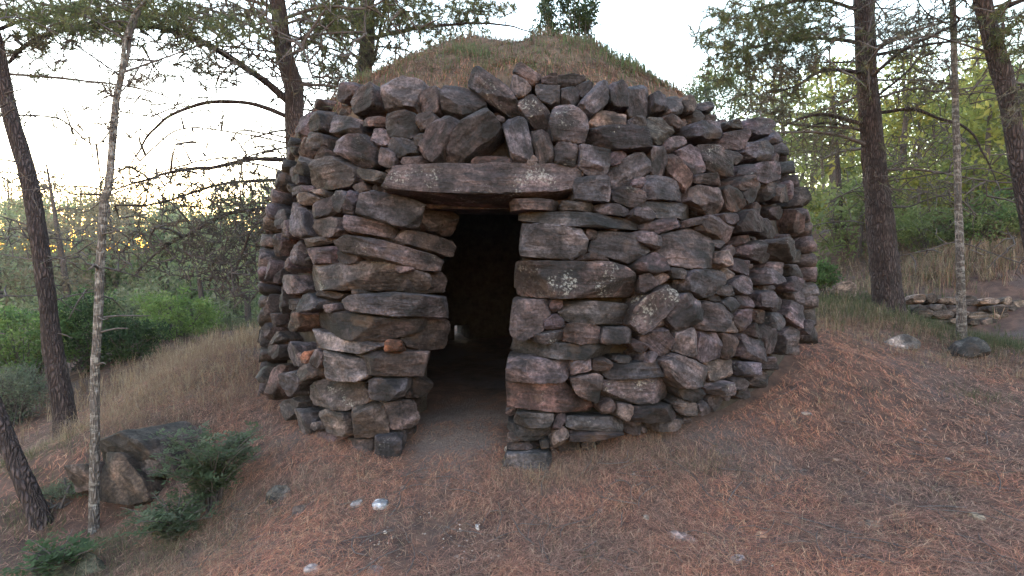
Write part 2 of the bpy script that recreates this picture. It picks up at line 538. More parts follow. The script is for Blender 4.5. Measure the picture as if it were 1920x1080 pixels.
# stones as seen: middle, length, thickness, tilt (clockwise), look; one block per window of the photo (origin, scale)
STONES = {
 (480,100,3.6): """640 270 150 110 -20|430 345 110 70 -10 r|340 480 200 130 -35|450 480 120 150 -30|600 490 240 140 0|770 330 220 160 -15 u|1010 290 240 220 0 p|1170 320 180 170 -20|1390 330 290 190 10 d|1620 270 390 150 38 l|810 465 200 60 -5 r|1000 490 210 180 -10 b|1160 470 130 100 -30|440 600 150 110 -5|300 640 70 180 5 t|690 650 290 210 15|820 570 170 130 30 u|990 640 200 130 20|1260 590 310 150 -55|1440 570 400 190 -40|1590 735 250 70 3 R|890 700 130 120 20 u|1060 720 150 60 0|520 810 310 210 -15 P|760 820 190 80 10|230 820 130 120 -30|340 770 140 130 -45|460 690 120 70 -40 r|690 910 90 70 -30|300 930 200 60 -15|200 920 90 100 -50|430 940 140 60 -5 t|1130 600 90 80 0|250 650 60 60 0""",
 (480,340,3.375): """285 230 280 120 75 b|340 110 180 80 -10 t|430 180 200 90 -35 u|545 130 100 120 -30 b|435 290 210 130 5|610 140 70 170 10|840 190 440 200 14 b|1150 245 270 160 5 w|720 285 350 110 12|1090 390 350 110 14 w|830 445 700 115 13 l|400 465 190 120 0|560 490 150 80 10|370 385 200 60 -10 t|560 605 740 175 -1 m|1090 640 270 130 -5 w|930 555 130 45 5|370 765 170 110 -15 b|250 780 70 70 0|490 805 90 60 0 u|880 785 640 145 2 b|440 715 170 45 10|640 910 620 155 8 d|1060 950 275 205 5 w|470 1005 570 95 14 P|290 890 80 120 10 o|190 880 110 150 -10 t|875 1040 115 95 0 O|120 240 110 120 -30|110 400 100 140 10|220 300 60 100 -20|230 450 60 160 10 b|180 640 200 130 60 u|90 600 60 90 0|140 760 80 160 0 d|60 560 50 120 0|50 780 60 120 0|90 880 90 80 0 r|50 950 70 100 0|110 1010 150 100 -50|170 530 110 90 -30|250 170 90 90 -40|150 330 80 70 0 r|300 330 60 60 0|620 700 160 40 0""",
 (480,600,3.375): """110 180 160 120 -50 d|215 230 220 130 70 u|305 240 90 85 5 O|400 250 130 100 -60 u|330 330 120 110 -10 t|560 300 340 175 8 P|940 270 420 145 -6 w|215 400 140 150 30 b|90 400 220 90 -75|480 475 460 190 2 m|820 440 260 140 -4 b|1040 415 140 140 10 w|960 345 170 40 -5 w|190 560 200 150 50 P|315 650 190 140 85|510 640 260 150 20 T|720 650 260 190 -12 t|930 590 180 190 -8 w|430 660 90 70 30 t|440 785 215 165 8|640 815 235 155 2|825 808 175 155 5 b|620 905 260 70 0 T|960 480 60 60 0 r""",
 (940,340,3.097): """520 50 200 150 0 b|740 90 190 110 12 l|200 140 260 75 3 r|450 150 190 60 5|650 170 190 75 8|460 222 730 95 4 g|820 195 120 70 10|1020 165 370 95 5 g|950 50 230 140 12 b|950 257 260 75 -12|1140 230 130 50 -15 u|290 345 425 215 5 B|525 310 90 60 10 r|690 385 340 180 12|650 275 190 40 5|850 340 180 90 10|520 440 250 40 2 r|1100 385 330 235 5 h|860 480 220 110 5|1260 360 100 50 0 b|1250 270 220 110 25 u|1310 230 110 90 0|1420 260 150 130 50|1530 260 140 110 60|1200 90 220 140 20|1340 100 150 110 60 r|1440 60 150 140 20|1630 60 140 110 85|1760 90 110 100 20|1765 220 130 70 80 r|1660 180 110 80 10|435 575 715 220 1 L|1150 590 200 160 20 b|830 595 100 100 -10|920 570 130 60 -30|1010 535 90 60 10|160 800 245 225 -5 u|320 720 80 70 -20|535 767 410 140 3|290 820 150 90 -15|470 880 225 150 10 r|255 905 200 80 -5 u|650 900 190 110 0|430 980 770 90 2 g|870 745 290 170 -45 L|1030 770 190 190 -45|1210 790 180 170 15|1290 640 170 70 -15|1400 600 170 120 45|1420 500 130 90 25|1400 700 110 80 0|1510 690 120 110 5|1300 720 110 70 60|1400 800 130 130 20|1310 840 130 90 10 t|1500 780 120 90 20 r|920 920 180 150 40|1050 930 190 130 -70 p|900 820 100 80 -40|1190 960 180 160 90|1310 960 170 100 90 r|1470 970 190 150 20|1580 920 170 90 70|1480 870 120 90 30|1700 930 180 150 10|1620 820 140 100 40|1720 770 140 130 30|1800 850 80 80 0|1660 390 150 130 -40|1480 400 150 110 10|1550 560 140 90 10|1640 510 110 90 30|1600 620 120 60 20|1720 600 130 80 20|1760 680 90 80 0|1290 450 110 90 20 t|1430 330 110 70 10|1750 430 70 70 0|1580 440 90 70 0|1740 520 110 70 15|800 960 110 60 30|850 1020 80 60 -20|1330 540 90 70 20|1630 710 110 80 15|1240 670 80 60 0""",
 (940,100,3.085): """110 200 140 110 90 p|150 130 150 80 35 r|190 335 250 125 48 L|275 250 140 130 0|390 260 120 110 80|410 150 160 70 0|280 170 100 50 0|530 280 220 130 -50 b|480 210 110 100 -50|670 260 160 120 75|790 280 190 140 75 b|890 300 130 80 85|390 425 215 230 0 l|105 510 315 135 78 b|240 550 205 110 75|630 375 245 110 3 t|690 500 370 140 8|790 410 110 90 30|900 440 170 160 35|370 590 140 120 10 l|530 615 190 180 5 b|680 600 130 110 -35|750 665 270 150 -30 b|910 620 195 85 85|1030 690 250 80 57 r|1090 620 190 160 20|1010 520 130 90 -10|1250 610 220 150 30 l|985 310 110 110 -20|980 405 130 90 -5 r|1070 300 100 60 -70 t|1150 360 80 80 10|1180 310 120 60 -10 d|1180 450 180 110 15|1340 500 160 130 25|1330 430 110 60 10|1480 440 180 110 -5|1500 565 180 130 5 b|1330 595 180 90 10 d|1620 600 80 60 50|1590 490 90 60 10|1520 685 320 110 8|170 625 70 70 0 t|1190 730 190 70 5|795 750 90 70 -20|455 690 60 55 0|1430 760 150 140 30 r|1600 780 90 130 0|1680 790 70 110 0""",
 (900,600,2.909): """300 268 340 130 4 u|550 250 130 90 -25|655 240 100 70 0 r|790 215 100 50 0|870 278 345 100 -2 b|1110 290 250 180 35|910 200 70 60 0|390 425 490 160 5 R|570 370 170 170 8|870 390 400 155 -4 l|1150 390 130 100 35 d|1300 270 170 125 -5 t|1465 265 140 80 0|1600 240 100 70 -5 u|700 470 100 70 -35 r|780 490 110 80 85 t|300 545 195 90 5 g|280 620 270 80 3 g|180 645 120 60 10|430 555 140 60 -70|430 640 120 80 -60 t|630 565 315 90 3 g|620 632 310 55 0|950 510 270 95 0|1130 480 130 80 10|1215 480 80 60 60|230 690 220 45 0|350 670 50 50 0 t|240 770 270 120 0 g|1430 350 150 60 -5 u|1300 370 140 65 -5 u|1040 580 200 60 0""",
}
TINT = {None: (.105, .090, .094), 'd': (.07, .062, .066), 'b': (.108, .103, .114), 'B': (.165, .155, .162), 'g': (.10, .097, .098), 'u': (.14, .118, .122),
        'p': (.20, .178, .18), 'P': (.23, .205, .20), 't': (.18, .148, .13), 'T': (.25, .212, .185), 'r': (.115, .085, .078), 'R': (.12, .078, .072),
        'o': (.17, .11, .085), 'O': (.22, .105, .065), 'w': (.12, .098, .094), 'm': (.15, .13, .125), 'h': (.11, .093, .092), 'l': (.10, .086, .089), 'L': (.105, .085, .084)}
LICH = {'l': .85, 'L': 1.0, 'm': .75, 'R': .6, 'b': .35, 'h': .2}

S = []                                   # px, py, half length, half thickness, angle, look, recessed
for (ox, oy, sc), txt in STONES.items():
    for e in txt.split('|'):
        q = e.split()
        S.append([ox + float(q[0]) / sc, oy + float(q[1]) / sc, float(q[2]) / sc / 2, float(q[3]) / sc / 2, R(float(q[4])), q[5] if len(q) > 5 else None, 0])

# grow every stone until it meets its neighbours
GX0, GY0, ST = 470, 90, 2
NX, NY = 550, 430
gx_, gy_ = np.meshgrid(GX0 + ST * np.arange(NX), GY0 + ST * np.arange(NY))
best = np.full((NY, NX), 1.16)
lab = np.full((NY, NX), -1)

def grow(i, lim=1.16):
    px, py, a, b, an = S[i][:5]
    m = 1.35 * max(a, b) + 4
    x0, x1 = max(0, int((px - m - GX0) / ST)), min(NX, int((px + m - GX0) / ST) + 1)
    y0, y1 = max(0, int((py - m - GY0) / ST)), min(NY, int((py + m - GY0) / ST) + 1)
    if x1 <= x0 or y1 <= y0: return
    dx, dy = gx_[y0:y1, x0:x1] - px, gy_[y0:y1, x0:x1] - py
    c, s = math.cos(an), math.sin(an)
    u, v = (c * dx + s * dy) / a, (-s * dx + c * dy) / b
    n = (np.abs(u) ** 4.5 + np.abs(v) ** 4.5) ** (1 / 4.5)
    # uneven outline of its own
    th = np.arctan2(v, u)
    rr = np.random.default_rng(1000 + i)
    for k in (2, 3, 4, 5):
        n = n * (1 + rr.uniform(-.05, .05) * np.sin(k * th + rr.uniform(0, 6.3)))
    w = best[y0:y1, x0:x1]
    hit = (n < w) & (n < lim)
    w[hit] = n[hit]
    lab[y0:y1, x0:x1][hit] = i
DOOR = [(862,394),(972,394),(970,480),(968,490),(958,560),(951,650),(947,700),(952,770),(945,880),(745,880),(785,790),(808,745),(818,700),(830,650),(836,600),(830,560),(840,530),(826,500),(852,470)]
for i in range(len(S)): grow(i)

def inpoly(poly, X, Y):
    r = np.zeros(X.shape, bool)
    n = len(poly)
    for k in range(n):
        (xa, ya), (xb, yb) = poly[k], poly[(k + 1) % n]
        if ya == yb: continue
        c = ((ya > Y) != (yb > Y)) & (X < (xb - xa) * (Y - ya) / (yb - ya) + xa)
        r ^= c
    return r
lab[inpoly(DOOR, gx_, gy_)] = -2
WALL = [(500,760),(490,600),(495,450),(515,400),(530,330),(545,260),(570,210),(660,185),(760,165),(850,170),(960,155),(1080,155),(1200,172),(1310,200),(1440,232),(1465,280),
        (1490,340),(1520,370),(1520,430),(1515,520),(1525,632),(1500,692),(1420,738),(1330,782),(1300,806),(1180,822),(1060,862),(950,885),(947,700),(962,560),(972,480),(972,390),
        (1080,375),(1088,312),(745,308),(712,358),(850,392),(852,470),(826,500),(836,530),(830,650),(818,700),(805,745),(780,790),(742,870),(590,862),(555,812),(510,765)]
HOLE = [(952,330),(890,345),(905,262),(948,235)]
wallm = inpoly(WALL, gx_, gy_) & ~inpoly([(880,308),(905,262),(946,236),(966,308)], gx_, gy_)
free = wallm & (lab == -1)
for r in (13, 10, 7, 5, 4):
    while True:
        c = np.cumsum(np.cumsum(np.pad(free.astype(int), ((1, 0), (1, 0))), 0), 1)
        k = r
        bs_ = c[k:, k:] - c[:-k, k:] - c[k:, :-k] + c[:-k, :-k]
        if bs_.max() < .86 * k * k: break
        y, x = np.unravel_index(bs_.argmax(), bs_.shape)
        S.append([GX0 + ST * (x + k / 2), GY0 + ST * (y + k / 2), k * ST * .66 * rng.uniform(.9, 1.35), k * ST * .6 * rng.uniform(.8, 1.05), rng.uniform(-.7, .7),
                  rng.choice(['d', 'r', 'h', 'd', 'u']), 1])
        i = len(S) - 1
        b0 = best.copy()
        grow(i, 1.15)
        m_ = lab == i
        if m_.sum() < 6:
            free[y:y + k, x:x + k] = False
        free &= ~m_
        free[y + k // 4:y + k - k // 4, x + k // 4:x + k - k // 4] = False

def outline(i, n=48):
    """star outline of stone i in the photo, straightened into a few edges"""
    px, py, a, b, an = S[i][:5]
    th = np.arange(n) * 2 * math.pi / n
    c, s = math.cos(an), math.sin(an)
    sq = (np.abs(np.cos(th)) ** 4 + np.abs(np.sin(th)) ** 4) ** -.25
    du, dv = np.cos(th) * a * sq, np.sin(th) * b * sq
    dx, dy = c * du - s * dv, s * du + c * dv
    t = np.linspace(.1, 1.4, 60)
    X, Y = px + dx[:, None] * t, py + dy[:, None] * t
    xi = np.clip(np.rint((X - GX0) / ST).astype(int), 0, NX - 1)
    yi = np.clip(np.rint((Y - GY0) / ST).astype(int), 0, NY - 1)
    inside = lab[yi, xi] == i
    first = np.where(~inside & (t > .3), 1, 0)
    k = np.where(first.any(1), first.argmax(1), 59)
    rr = np.maximum(t[k], .45)
    rr = np.minimum(rr, 1.25)
    # greedy corner picking
    X, Y = dx * rr, dy * rr
    keep = [n // 8, 5 * n // 8]
    pts = np.stack([X, Y], -1)
    tol = .055 * math.sqrt(a * b) * 2 ** .5
    for _ in range(10):
        ks = sorted(keep)
        worst, wd = None, tol
        for p, q in zip(ks, ks[1:] + [ks[0] + n]):
            A, B = pts[p], pts[q % n]
            d = B - A
            L = np.hypot(*d) + 1e-6
            for m in range(p + 1, q):
                e = pts[m % n] - A
                h = abs(d[0] * e[1] - d[1] * e[0]) / L
                if h > wd: worst, wd = m % n, h
        if worst is None: break
        keep.append(worst)
    return pts[sorted(keep)]

_bm = bmesh.new()
bmesh.ops.create_icosphere(_bm, subdivisions=4, radius=1)
ICO4 = (np.array([v.co for v in _bm.verts]), np.array([[v.index for v in f.verts] for f in _bm.faces]))
_bm.free(); _bm = bmesh.new()
bmesh.ops.create_icosphere(_bm, subdivisions=5, radius=1)
ICO5 = (np.array([v.co for v in _bm.verts]), np.array([[v.index for v in f.verts] for f in _bm.faces]))
_bm.free(); _bm = bmesh.new()
bmesh.ops.create_icosphere(_bm, subdivisions=3, radius=1)
ICO3 = (np.array([v.co for v in _bm.verts]), np.array([[v.index for v in f.verts] for f in _bm.faces]))
_bm.free(); _bm = bmesh.new()
bmesh.ops.create_icosphere(_bm, subdivisions=2, radius=1)
ICO2 = (np.array([v.co for v in _bm.verts]), np.array([[v.index for v in f.verts] for f in _bm.faces]))
_bm.free()

def hull(pts):
    pts = sorted(map(tuple, pts))
    def half(seq):
        h = []
        for q in seq:
            while len(h) > 1 and (h[-1][0] - h[-2][0]) * (q[1] - h[-2][1]) - (h[-1][1] - h[-2][1]) * (q[0] - h[-2][0]) <= 0: h.pop()
            h.append(q)
        return h[:-1]
    return np.array(half(pts) + half(pts[::-1]))

def rock(poly, df, db, rg, ico=ICO4, p=110, nz=.055, slope=.1, tilt=.24, chamf=3, layer=.07):
    """a broken block: poly = outline (k,2) in its u,v plane, df in front of it along w, db behind; planes meet in worn edges"""
    poly = hull(np.asarray(poly, float))
    a, b = np.abs(poly[:, 0]).max(), np.abs(poly[:, 1]).max()
    D = ico[0] * np.array([a, b, (df + db) * .5])
    D = D / np.linalg.norm(D, axis=1, keepdims=True)
    q = np.roll(poly, -1, 0)
    e = q - poly
    nrm = np.stack([e[:, 1], -e[:, 0]], -1)
    nrm /= np.linalg.norm(nrm, axis=1, keepdims=True) + 1e-9
    d = (nrm * poly).sum(1)
    nrm[d < 0] *= -1
    d = np.maximum(np.abs(d), .3 * min(a, b))
    G = np.zeros(len(D))
    for n_, d_ in zip(nrm, d):
        g = (D[:, 0] * n_[0] + D[:, 1] * n_[1] + D[:, 2] * slope * rg.uniform(-.4, 1)) / d_
        G += np.maximum(g, 0) ** p
    m = min(a, b)
    # broken front: one main face and a few faces falling away from it
    n_ = np.array([rg.normal(0, tilt) * df / max(a, df), rg.normal(.05, tilt), 1.0])
    G += np.maximum(D @ n_ / df, 0) ** p
    a0 = rg.uniform(0, 2 * math.pi)
    for k in range(chamf):
        an = a0 + k * 2 * math.pi / chamf + rg.uniform(-.5, .5)
        t = rg.uniform(.3, 1.0)
        sl = rg.uniform(.2, .8) * df / (m * (1 - t) + .3 * m)
        rad = 1 / math.hypot(math.cos(an) / a, math.sin(an) / b)
        n_ = np.array([sl * math.cos(an), sl * math.sin(an), 1.0])
        G += np.maximum(D @ n_ / (df + sl * t * rad), 0) ** p
    G += np.maximum(-D[:, 2] / db, 0) ** p
    V = D * (G ** (-1 / p))[:, None]
    o = rg.uniform(-50, 50, 3)
    s = min(a, b, .12)
    k1, k2 = vnoise(V / s * .9 + o, 1), vnoise(V / s * 2.1 + o, 2)
    ridge = -np.abs(vnoise(V / s * 1.5 + o, 6)) * 1.1 + .35
    V = V + (V / (np.linalg.norm(V, axis=1, keepdims=True) + 1e-6)) * (nz * s * (1.0 * k1 + .8 * k2 + 1.1 * ridge + .5 * vnoise(V / s * 5 + o, 3)))[:, None]
    # split layers along the stone
    lay = np.floor(vnoise(np.stack([V[:, 0] / (a + .05) * .8, V[:, 1] / s * 2.6, V[:, 2] * 4], -1) + o, 4) * 3) / 3
    V[:, 2] += np.where(V[:, 2] > 0, lay * layer * s, 0)
    return V

hut = empty('stone_hut', (float(HC[0]), float(HC[1]), gz(*HC)))
tag(hut, 'round dry-stone hut of dark schist with a turf dome and open doorway', 'hut')

# rubble core behind the face stones, with the doorway and a small hole low in the back
def build_core():
    g = Geo()
    zl = EYE + .64
    zb = gz(HC[0], HC[1]) - .5
    th0 = math.atan2(-.84 - HC[0], -(4.5 - HC[1]))      # seen from the middle, angle from -y
    th1 = math.atan2(.07 - HC[0], -(3.7 - HC[1]))
    tb = math.atan2(-.87 - HC[0], -(8.75 - HC[1]))
    tb = tb % (2 * math.pi)
    a = th1
    angs = [th1]
    for nxt, n in ((tb - .06, 26), (tb + .06, 1), (th0 + 2 * math.pi, 30), (th1 + 2 * math.pi, 3)):
        angs += list(np.linspace(angs[-1], nxt, n + 1)[1:])
    def seg(a0, a1, z0, z1, nz_=1):
        zz = np.linspace(z0, z1, nz_ + 1)
        V = []
        for z in zz:
            ro, ri = float(hut_r(z)) - .24, 2.32 - .25 * max(0, (z - EYE - .3))
            for an in (a0, a1):
                for rr in (ro, ri):
                    V.append((HC[0] + rr * math.sin(an), HC[1] - rr * math.cos(an), z))
        F = []
        for k in range(nz_):
            o = 4 * k
            F += [(o, o + 2, o + 6, o + 4), (o + 1, o + 5, o + 7, o + 3), (o, o + 4, o + 5, o + 1), (o + 2, o + 3, o + 7, o + 6)]
        F += [(0, 1, 3, 2)]
        o = 4 * nz_
        F += [(o, o + 2, o + 3, o + 1)]
        g.add(V, F)
    for a0, a1 in zip(angs, angs[1:]):
        mid = (a0 + a1) / 2
        if mid > th0 + 2 * math.pi:
            seg(a0, a1, zl, ZW - .1, 3)
        elif abs(mid - tb) < .03:
            seg(a0, a1, zb, EYE - 1.27, 1)
            seg(a0, a1, EYE - 1.0, ZW - .1, 6)
        else:
            seg(a0, a1, zb, ZW - .1, 8)
    w = obj('wall', g.mesh('wall', False), M['core'], hut, Matrix.Identity(4))
    return w
hutwall = build_core()

def frame_at(c, tocam=.0, jamb=False):
    n = np.array([c[0] - HC[0], c[1] - HC[1], .18])
    n /= np.linalg.norm(n)
    v = CAMV - c
    v /= np.linalg.norm(v)
    k = max(0, .45 - n @ v)
    n = n + v * k * 1.3
    return n / np.linalg.norm(n)

def place(poly3, c, n, an_dir, look, rec, rg, ico=ICO4, df=None, db=None, ext=None):
    """frame for a stone: u along its length, w out of the wall"""
    w = n
    u = an_dir - w * (an_dir @ w)
    u /= np.linalg.norm(u)
    v = np.cross(w, u)
    loc = (poly3 - c) @ np.stack([u, v], 1)
    if ext is not None:                  # stones seen edge-on keep their real size
        loc = loc * np.minimum(1, ext * 1.25 / np.abs(loc).max(0))
    a, b = np.abs(loc[:, 0]).max(), np.abs(loc[:, 1]).max()
    m = min(a, b)
    if df is None: df = min(.17, .05 + .6 * m) * rg.uniform(.8, 1.25)
    if db is None: db = .16 + rg.uniform(0, .1)
    V = rock(loc * .965, df, db, rg, ico)
    off = rg.uniform(-.05, .04) - (.12 if rec else 0)
    cc = c + w * off - w * df * .55
    Mx = Matrix(((u[0], v[0], w[0], cc[0]), (u[1], v[1], w[1], cc[1]), (u[2], v[2], w[2], cc[2]), (0, 0, 0, 1)))
    return V, Mx

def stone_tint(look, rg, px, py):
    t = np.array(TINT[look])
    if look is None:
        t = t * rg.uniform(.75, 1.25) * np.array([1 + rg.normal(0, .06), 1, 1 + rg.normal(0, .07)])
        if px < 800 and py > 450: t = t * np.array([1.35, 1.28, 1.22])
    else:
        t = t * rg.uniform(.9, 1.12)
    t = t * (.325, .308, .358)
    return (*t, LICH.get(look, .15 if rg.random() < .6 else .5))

area = [S[i][2] * S[i][3] for i in range(len(S))]
order = np.argsort(area)[::-1]
OWN = set(int(k) for k in order[:293])
BIG = set(int(k) for k in order[:110])
small = Geo()
for i in range(len(S)):
    rg = np.random.default_rng(500 + i)
    px, py, a, b, an, look, rec = S[i]
    if (lab == i).sum() < 6: continue
    o2 = outline(i)
    c = hut_hit(px, py)[0]
    jam = (look == 'w' and px < 870) or (rec and 765 < px < 870 and py > 365)
    n = frame_at(c)
    if jam:                              # inner face of the doorway
        n = np.array([.72, -.66, .05]); n /= np.linalg.norm(n)
    elif px > 690 and px < 780 and py > 360 and py < 870:
        n = np.array([.12, -.98, .05]); n /= np.linalg.norm(n)
    n = n + rg.normal(0, .07, 3)
    n /= np.linalg.norm(n)
    d = ray(px + o2[:, 0], py + o2[:, 1])
    tt = ((c - CAMV) @ n) / (d @ n)
    p3 = CAMV + d * tt[:, None]
    e = ray(px + math.cos(an) * 10, py + math.sin(an) * 10)
    e3 = CAMV + e[0] * (((c - CAMV) @ n) / (e @ n))[0] - c
    e3 /= np.linalg.norm(e3)
    own = i in OWN
    ico = ICO5 if i in BIG else ICO4 if own else ICO3
    if px > 1450 or px < 545: c = c - np.array([c[0] - HC[0], c[1] - HC[1], 0]) * .022
    V, Mx = place(p3, c, n, e3, look, rec, rg, ico, db=(.42 if jam else None), ext=None if jam else np.array([a, b]) / 960 * c[1] * 1.15)
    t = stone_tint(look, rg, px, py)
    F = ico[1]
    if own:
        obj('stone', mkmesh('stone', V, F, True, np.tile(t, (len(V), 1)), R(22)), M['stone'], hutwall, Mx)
    else:
        mm = np.array(Mx)
        small.add(V @ mm[:3, :3].T + mm[:3, 3], F, t)

# courses round the sides and the back, out of this view
def side_stones():
    rg = np.random.default_rng(77)
    z = gz(*HC) - .1
    while z < ZW - .02:
        h = rg.uniform(.13, .22)
        a = R(63)
        while a < R(296):
            wd = rg.uniform(.16, .42)
            r = float(hut_r(z + h / 2))
            am = a + wd / 2 / r
            n = np.array([math.sin(am), -math.cos(am), .12]) + rg.normal(0, .06, 3)
            n /= np.linalg.norm(n)
            c = np.array([HC[0] + r * math.sin(am), HC[1] - r * math.cos(am), z + h / 2 + rg.normal(0, .015)])
            hole = abs(am - R(200)) < .0
            u = np.array([math.cos(am), math.sin(am), rg.normal(0, .12)])
            u -= n * (u @ n); u /= np.linalg.norm(u)
            v = np.cross(n, u)
            k = rg.integers(5, 8)
            th = np.sort(rg.uniform(0, 2 * math.pi, k) * .25 + np.arange(k) * 2 * math.pi / k * 1.0)
            poly = np.stack([np.cos(th) * wd * .56, np.sin(th) * h * .6], -1)
            V = rock(poly, .07, .2, rg, ICO2)
            W = c - n * .05 + V[:, :1] * u + V[:, 1:2] * v + V[:, 2:] * n
            # leave the small hole in the back open
            hc = np.array([-1.24, 9.52])
            if not (np.hypot(c[0] - hc[0], c[1] - hc[1]) < .42 and EYE - 1.3 < c[2] < EYE - .82):
                small.add(W, ICO2[1], stone_tint(None, rg, 1200, 400))
            a += wd / r
        z += h * .95
side_stones()
# inner face of the right jamb and a few loose stones on the floor inside
rg = np.random.default_rng(5)
z = gz(.1, 3.9) - .05
while z < EYE + .6:
    h = rg.uniform(.1, .19)
    for y0 in (3.74, 4.12):
        wd = rg.uniform(.3, .42)
        poly = np.array([(-.5, -.45), (-.1, -.52), (.5, -.4), (.48, .42), (.05, .5), (-.5, .44)]) * (wd, h)
        V = rock(poly, .08, .2, rg, ICO3)
        c = np.array([.19 + .10 * (y0 - 3.6), y0 + wd / 2, z + h / 2])
        small.add(c + V[:, :1] * np.array([0, 1, 0]) + V[:, 1:2] * np.array([0, 0, 1]) + V[:, 2:] * np.array([-1, 0, 0]), ICO3[1], stone_tint('w', rg, 900, 500))
    z += h * .97
tag(obj('small_stones', small.mesh('small_stones'), M['stone'], hutwall, Matrix.Identity(4)), kind='stuff')

# lintel slab over the doorway, and the second slab behind it
def slab(name, pts, d, df, db, look, seed, n, parent, nz=.05, tilt=.05, chamf=0):
    rg = np.random.default_rng(seed)
    pts = np.array(pts, float)
    px, py = pts.mean(0)
    c = P(px, py, d)
    n = np.array(n, float); n /= np.linalg.norm(n)
    dd = ray(pts[:, 0], pts[:, 1])
    p3 = CAMV + dd * (((c - CAMV) @ n) / (dd @ n))[:, None]
    w = n; u = np.array([1.0, 0, 0]); u -= w * (u @ w); u /= np.linalg.norm(u); v = np.cross(w, u)
    loc = (p3 - c) @ np.stack([u, v], 1)
    _b = bmesh.new(); bmesh.ops.create_icosphere(_b, subdivisions=5, radius=1)
    ico = (np.array([q.co for q in _b.verts]), np.array([[q.index for q in f.verts] for f in _b.faces])); _b.free()
    V = rock(loc, df, db, rg, ico, p=34, nz=nz, slope=.1, tilt=tilt, chamf=chamf)
    cc = c - w * df * .5
    Mx = Matrix(((u[0], v[0], w[0], cc[0]), (u[1], v[1], w[1], cc[1]), (u[2], v[2], w[2], cc[2]), (0, 0, 0, 1)))
    t = (*(np.array(TINT[look]) * (.325, .308, .358)), LICH.get(look, .1))
    return obj(name, mkmesh(name, V, ico[1], True, np.tile(t, (len(V), 1)), R(22)), M['stone'], parent, Mx)
slab('lintel', [(716,356),(738,311),(830,306),(960,311),(1086,309),(1091,354),(1060,366),(960,370),(830,366)], 3.62, .11, .40, 'L', 3, (0.02, -.98, .12), hut)
slab('inner_lintel', [(800,366),(990,366),(990,396),(800,394)], 4.0, .12, .35, 'h', 4, (0, -.99, -.1), hut)

# turf dome
def dome_z(r):
    k = np.clip(1 - (np.asarray(r) / 2.70), 0, 1)
    return ZW - .14 + 1.31 * (1 - (1 - k) ** 2.7) 
ROOF_C = HC + (-.27, .05)
def build_roof():
    nr, na = 40, 120
    rr = np.linspace(0, 2.62, nr)
    an = np.linspace(0, 2 * math.pi, na, endpoint=False)
    A, RR = np.meshgrid(an, rr)
    X, Y = ROOF_C[0] + RR * np.sin(A), ROOF_C[1] - RR * np.cos(A)
    Z = dome_z(RR) + .12 * fbm(np.stack([X.ravel(), Y.ravel(), 0 * X.ravel()], -1) * 1.7, 3).reshape(X.shape)
    V = np.stack([X, Y, Z], -1).reshape(-1, 3)
    i = np.arange(nr - 1)[:, None] * na; j = np.arange(na)[None]; j2 = (j + 1) % na
    F = np.stack([i + j, i + j2, i + na + j2, i + na + j], -1).reshape(-1, 4)
    V2 = V.copy(); V2[:, 2] -= .35
    F2 = F[:, ::-1] + len(V)
    e = (nr - 1) * na
    F3 = np.stack([e + j[0], e + j2[0], e + j2[0] + len(V), e + j[0] + len(V)], -1)
    m = mat_simple('turf', [(.3, (.045, .035, .03)), (.5, (.09, .065, .05)), (.7, (.13, .09, .07))], 5, (1, 1, 1), .03)
    return obj('turf_roof', mkmesh('turf_roof', np.vstack([V, V2]), np.vstack([F, F2, F3])), m, hut, Matrix.Identity(4))
roof = build_roof()
print('stones', len(S), 'own', len(OWN))
# ------------------------------------------------------------------ trees with trunks one can tell apart
def unit(v):
    return v / (np.linalg.norm(v, axis=-1, keepdims=True) + 1e-9)

def trunk_mesh(name, pts, rad, k=26, bark=.07, seed=0, step=.07, flare=True):
    L = np.linalg.norm(np.diff(pts, axis=0), axis=1).sum()
    n = max(8, int(L / step))
    q = catmull(np.hstack([pts, np.asarray(rad)[:, None]]), n)
    c, r = q[:, :3], q[:, 3].copy()
    if flare:
        r *= 1 + .35 * np.exp(-np.arange(n) * L / n / .22)
    V, F, F2 = tube(c, r, k)
    ring = np.repeat(np.arange(n), k)
    ctr = c[ring]
    d = V[:-1] - ctr
    nr = d / (np.linalg.norm(d, axis=1, keepdims=True) + 1e-9)
    R0 = np.repeat(r, k)
    o = seed * 7.3
    pl = np.stack([nr[:, 0] * 3.2 + o, nr[:, 1] * 3.2, V[:-1, 2] * 2.2 / max(.4, L / 6)], -1)
    pl2 = np.stack([nr[:, 0] * 7 + o, nr[:, 1] * 7, V[:-1, 2] * 9], -1)
    disp = bark * R0 * (1.0 * fbm(pl, seed, 2) + .8 * (0.4 - np.abs(vnoise(pl2, seed + 5))))
    lob = .05 * R0 * vnoise(np.stack([nr[:, 0] + o, nr[:, 1], V[:-1, 2] * .8], -1), seed + 9)
    V[:-1] += nr * (disp + lob)[:, None]
    g = Geo(); g.add(V, F); g.F.append(F2); 
    return mkmesh(name, np.concatenate(g.V), np.concatenate(g.F), True)

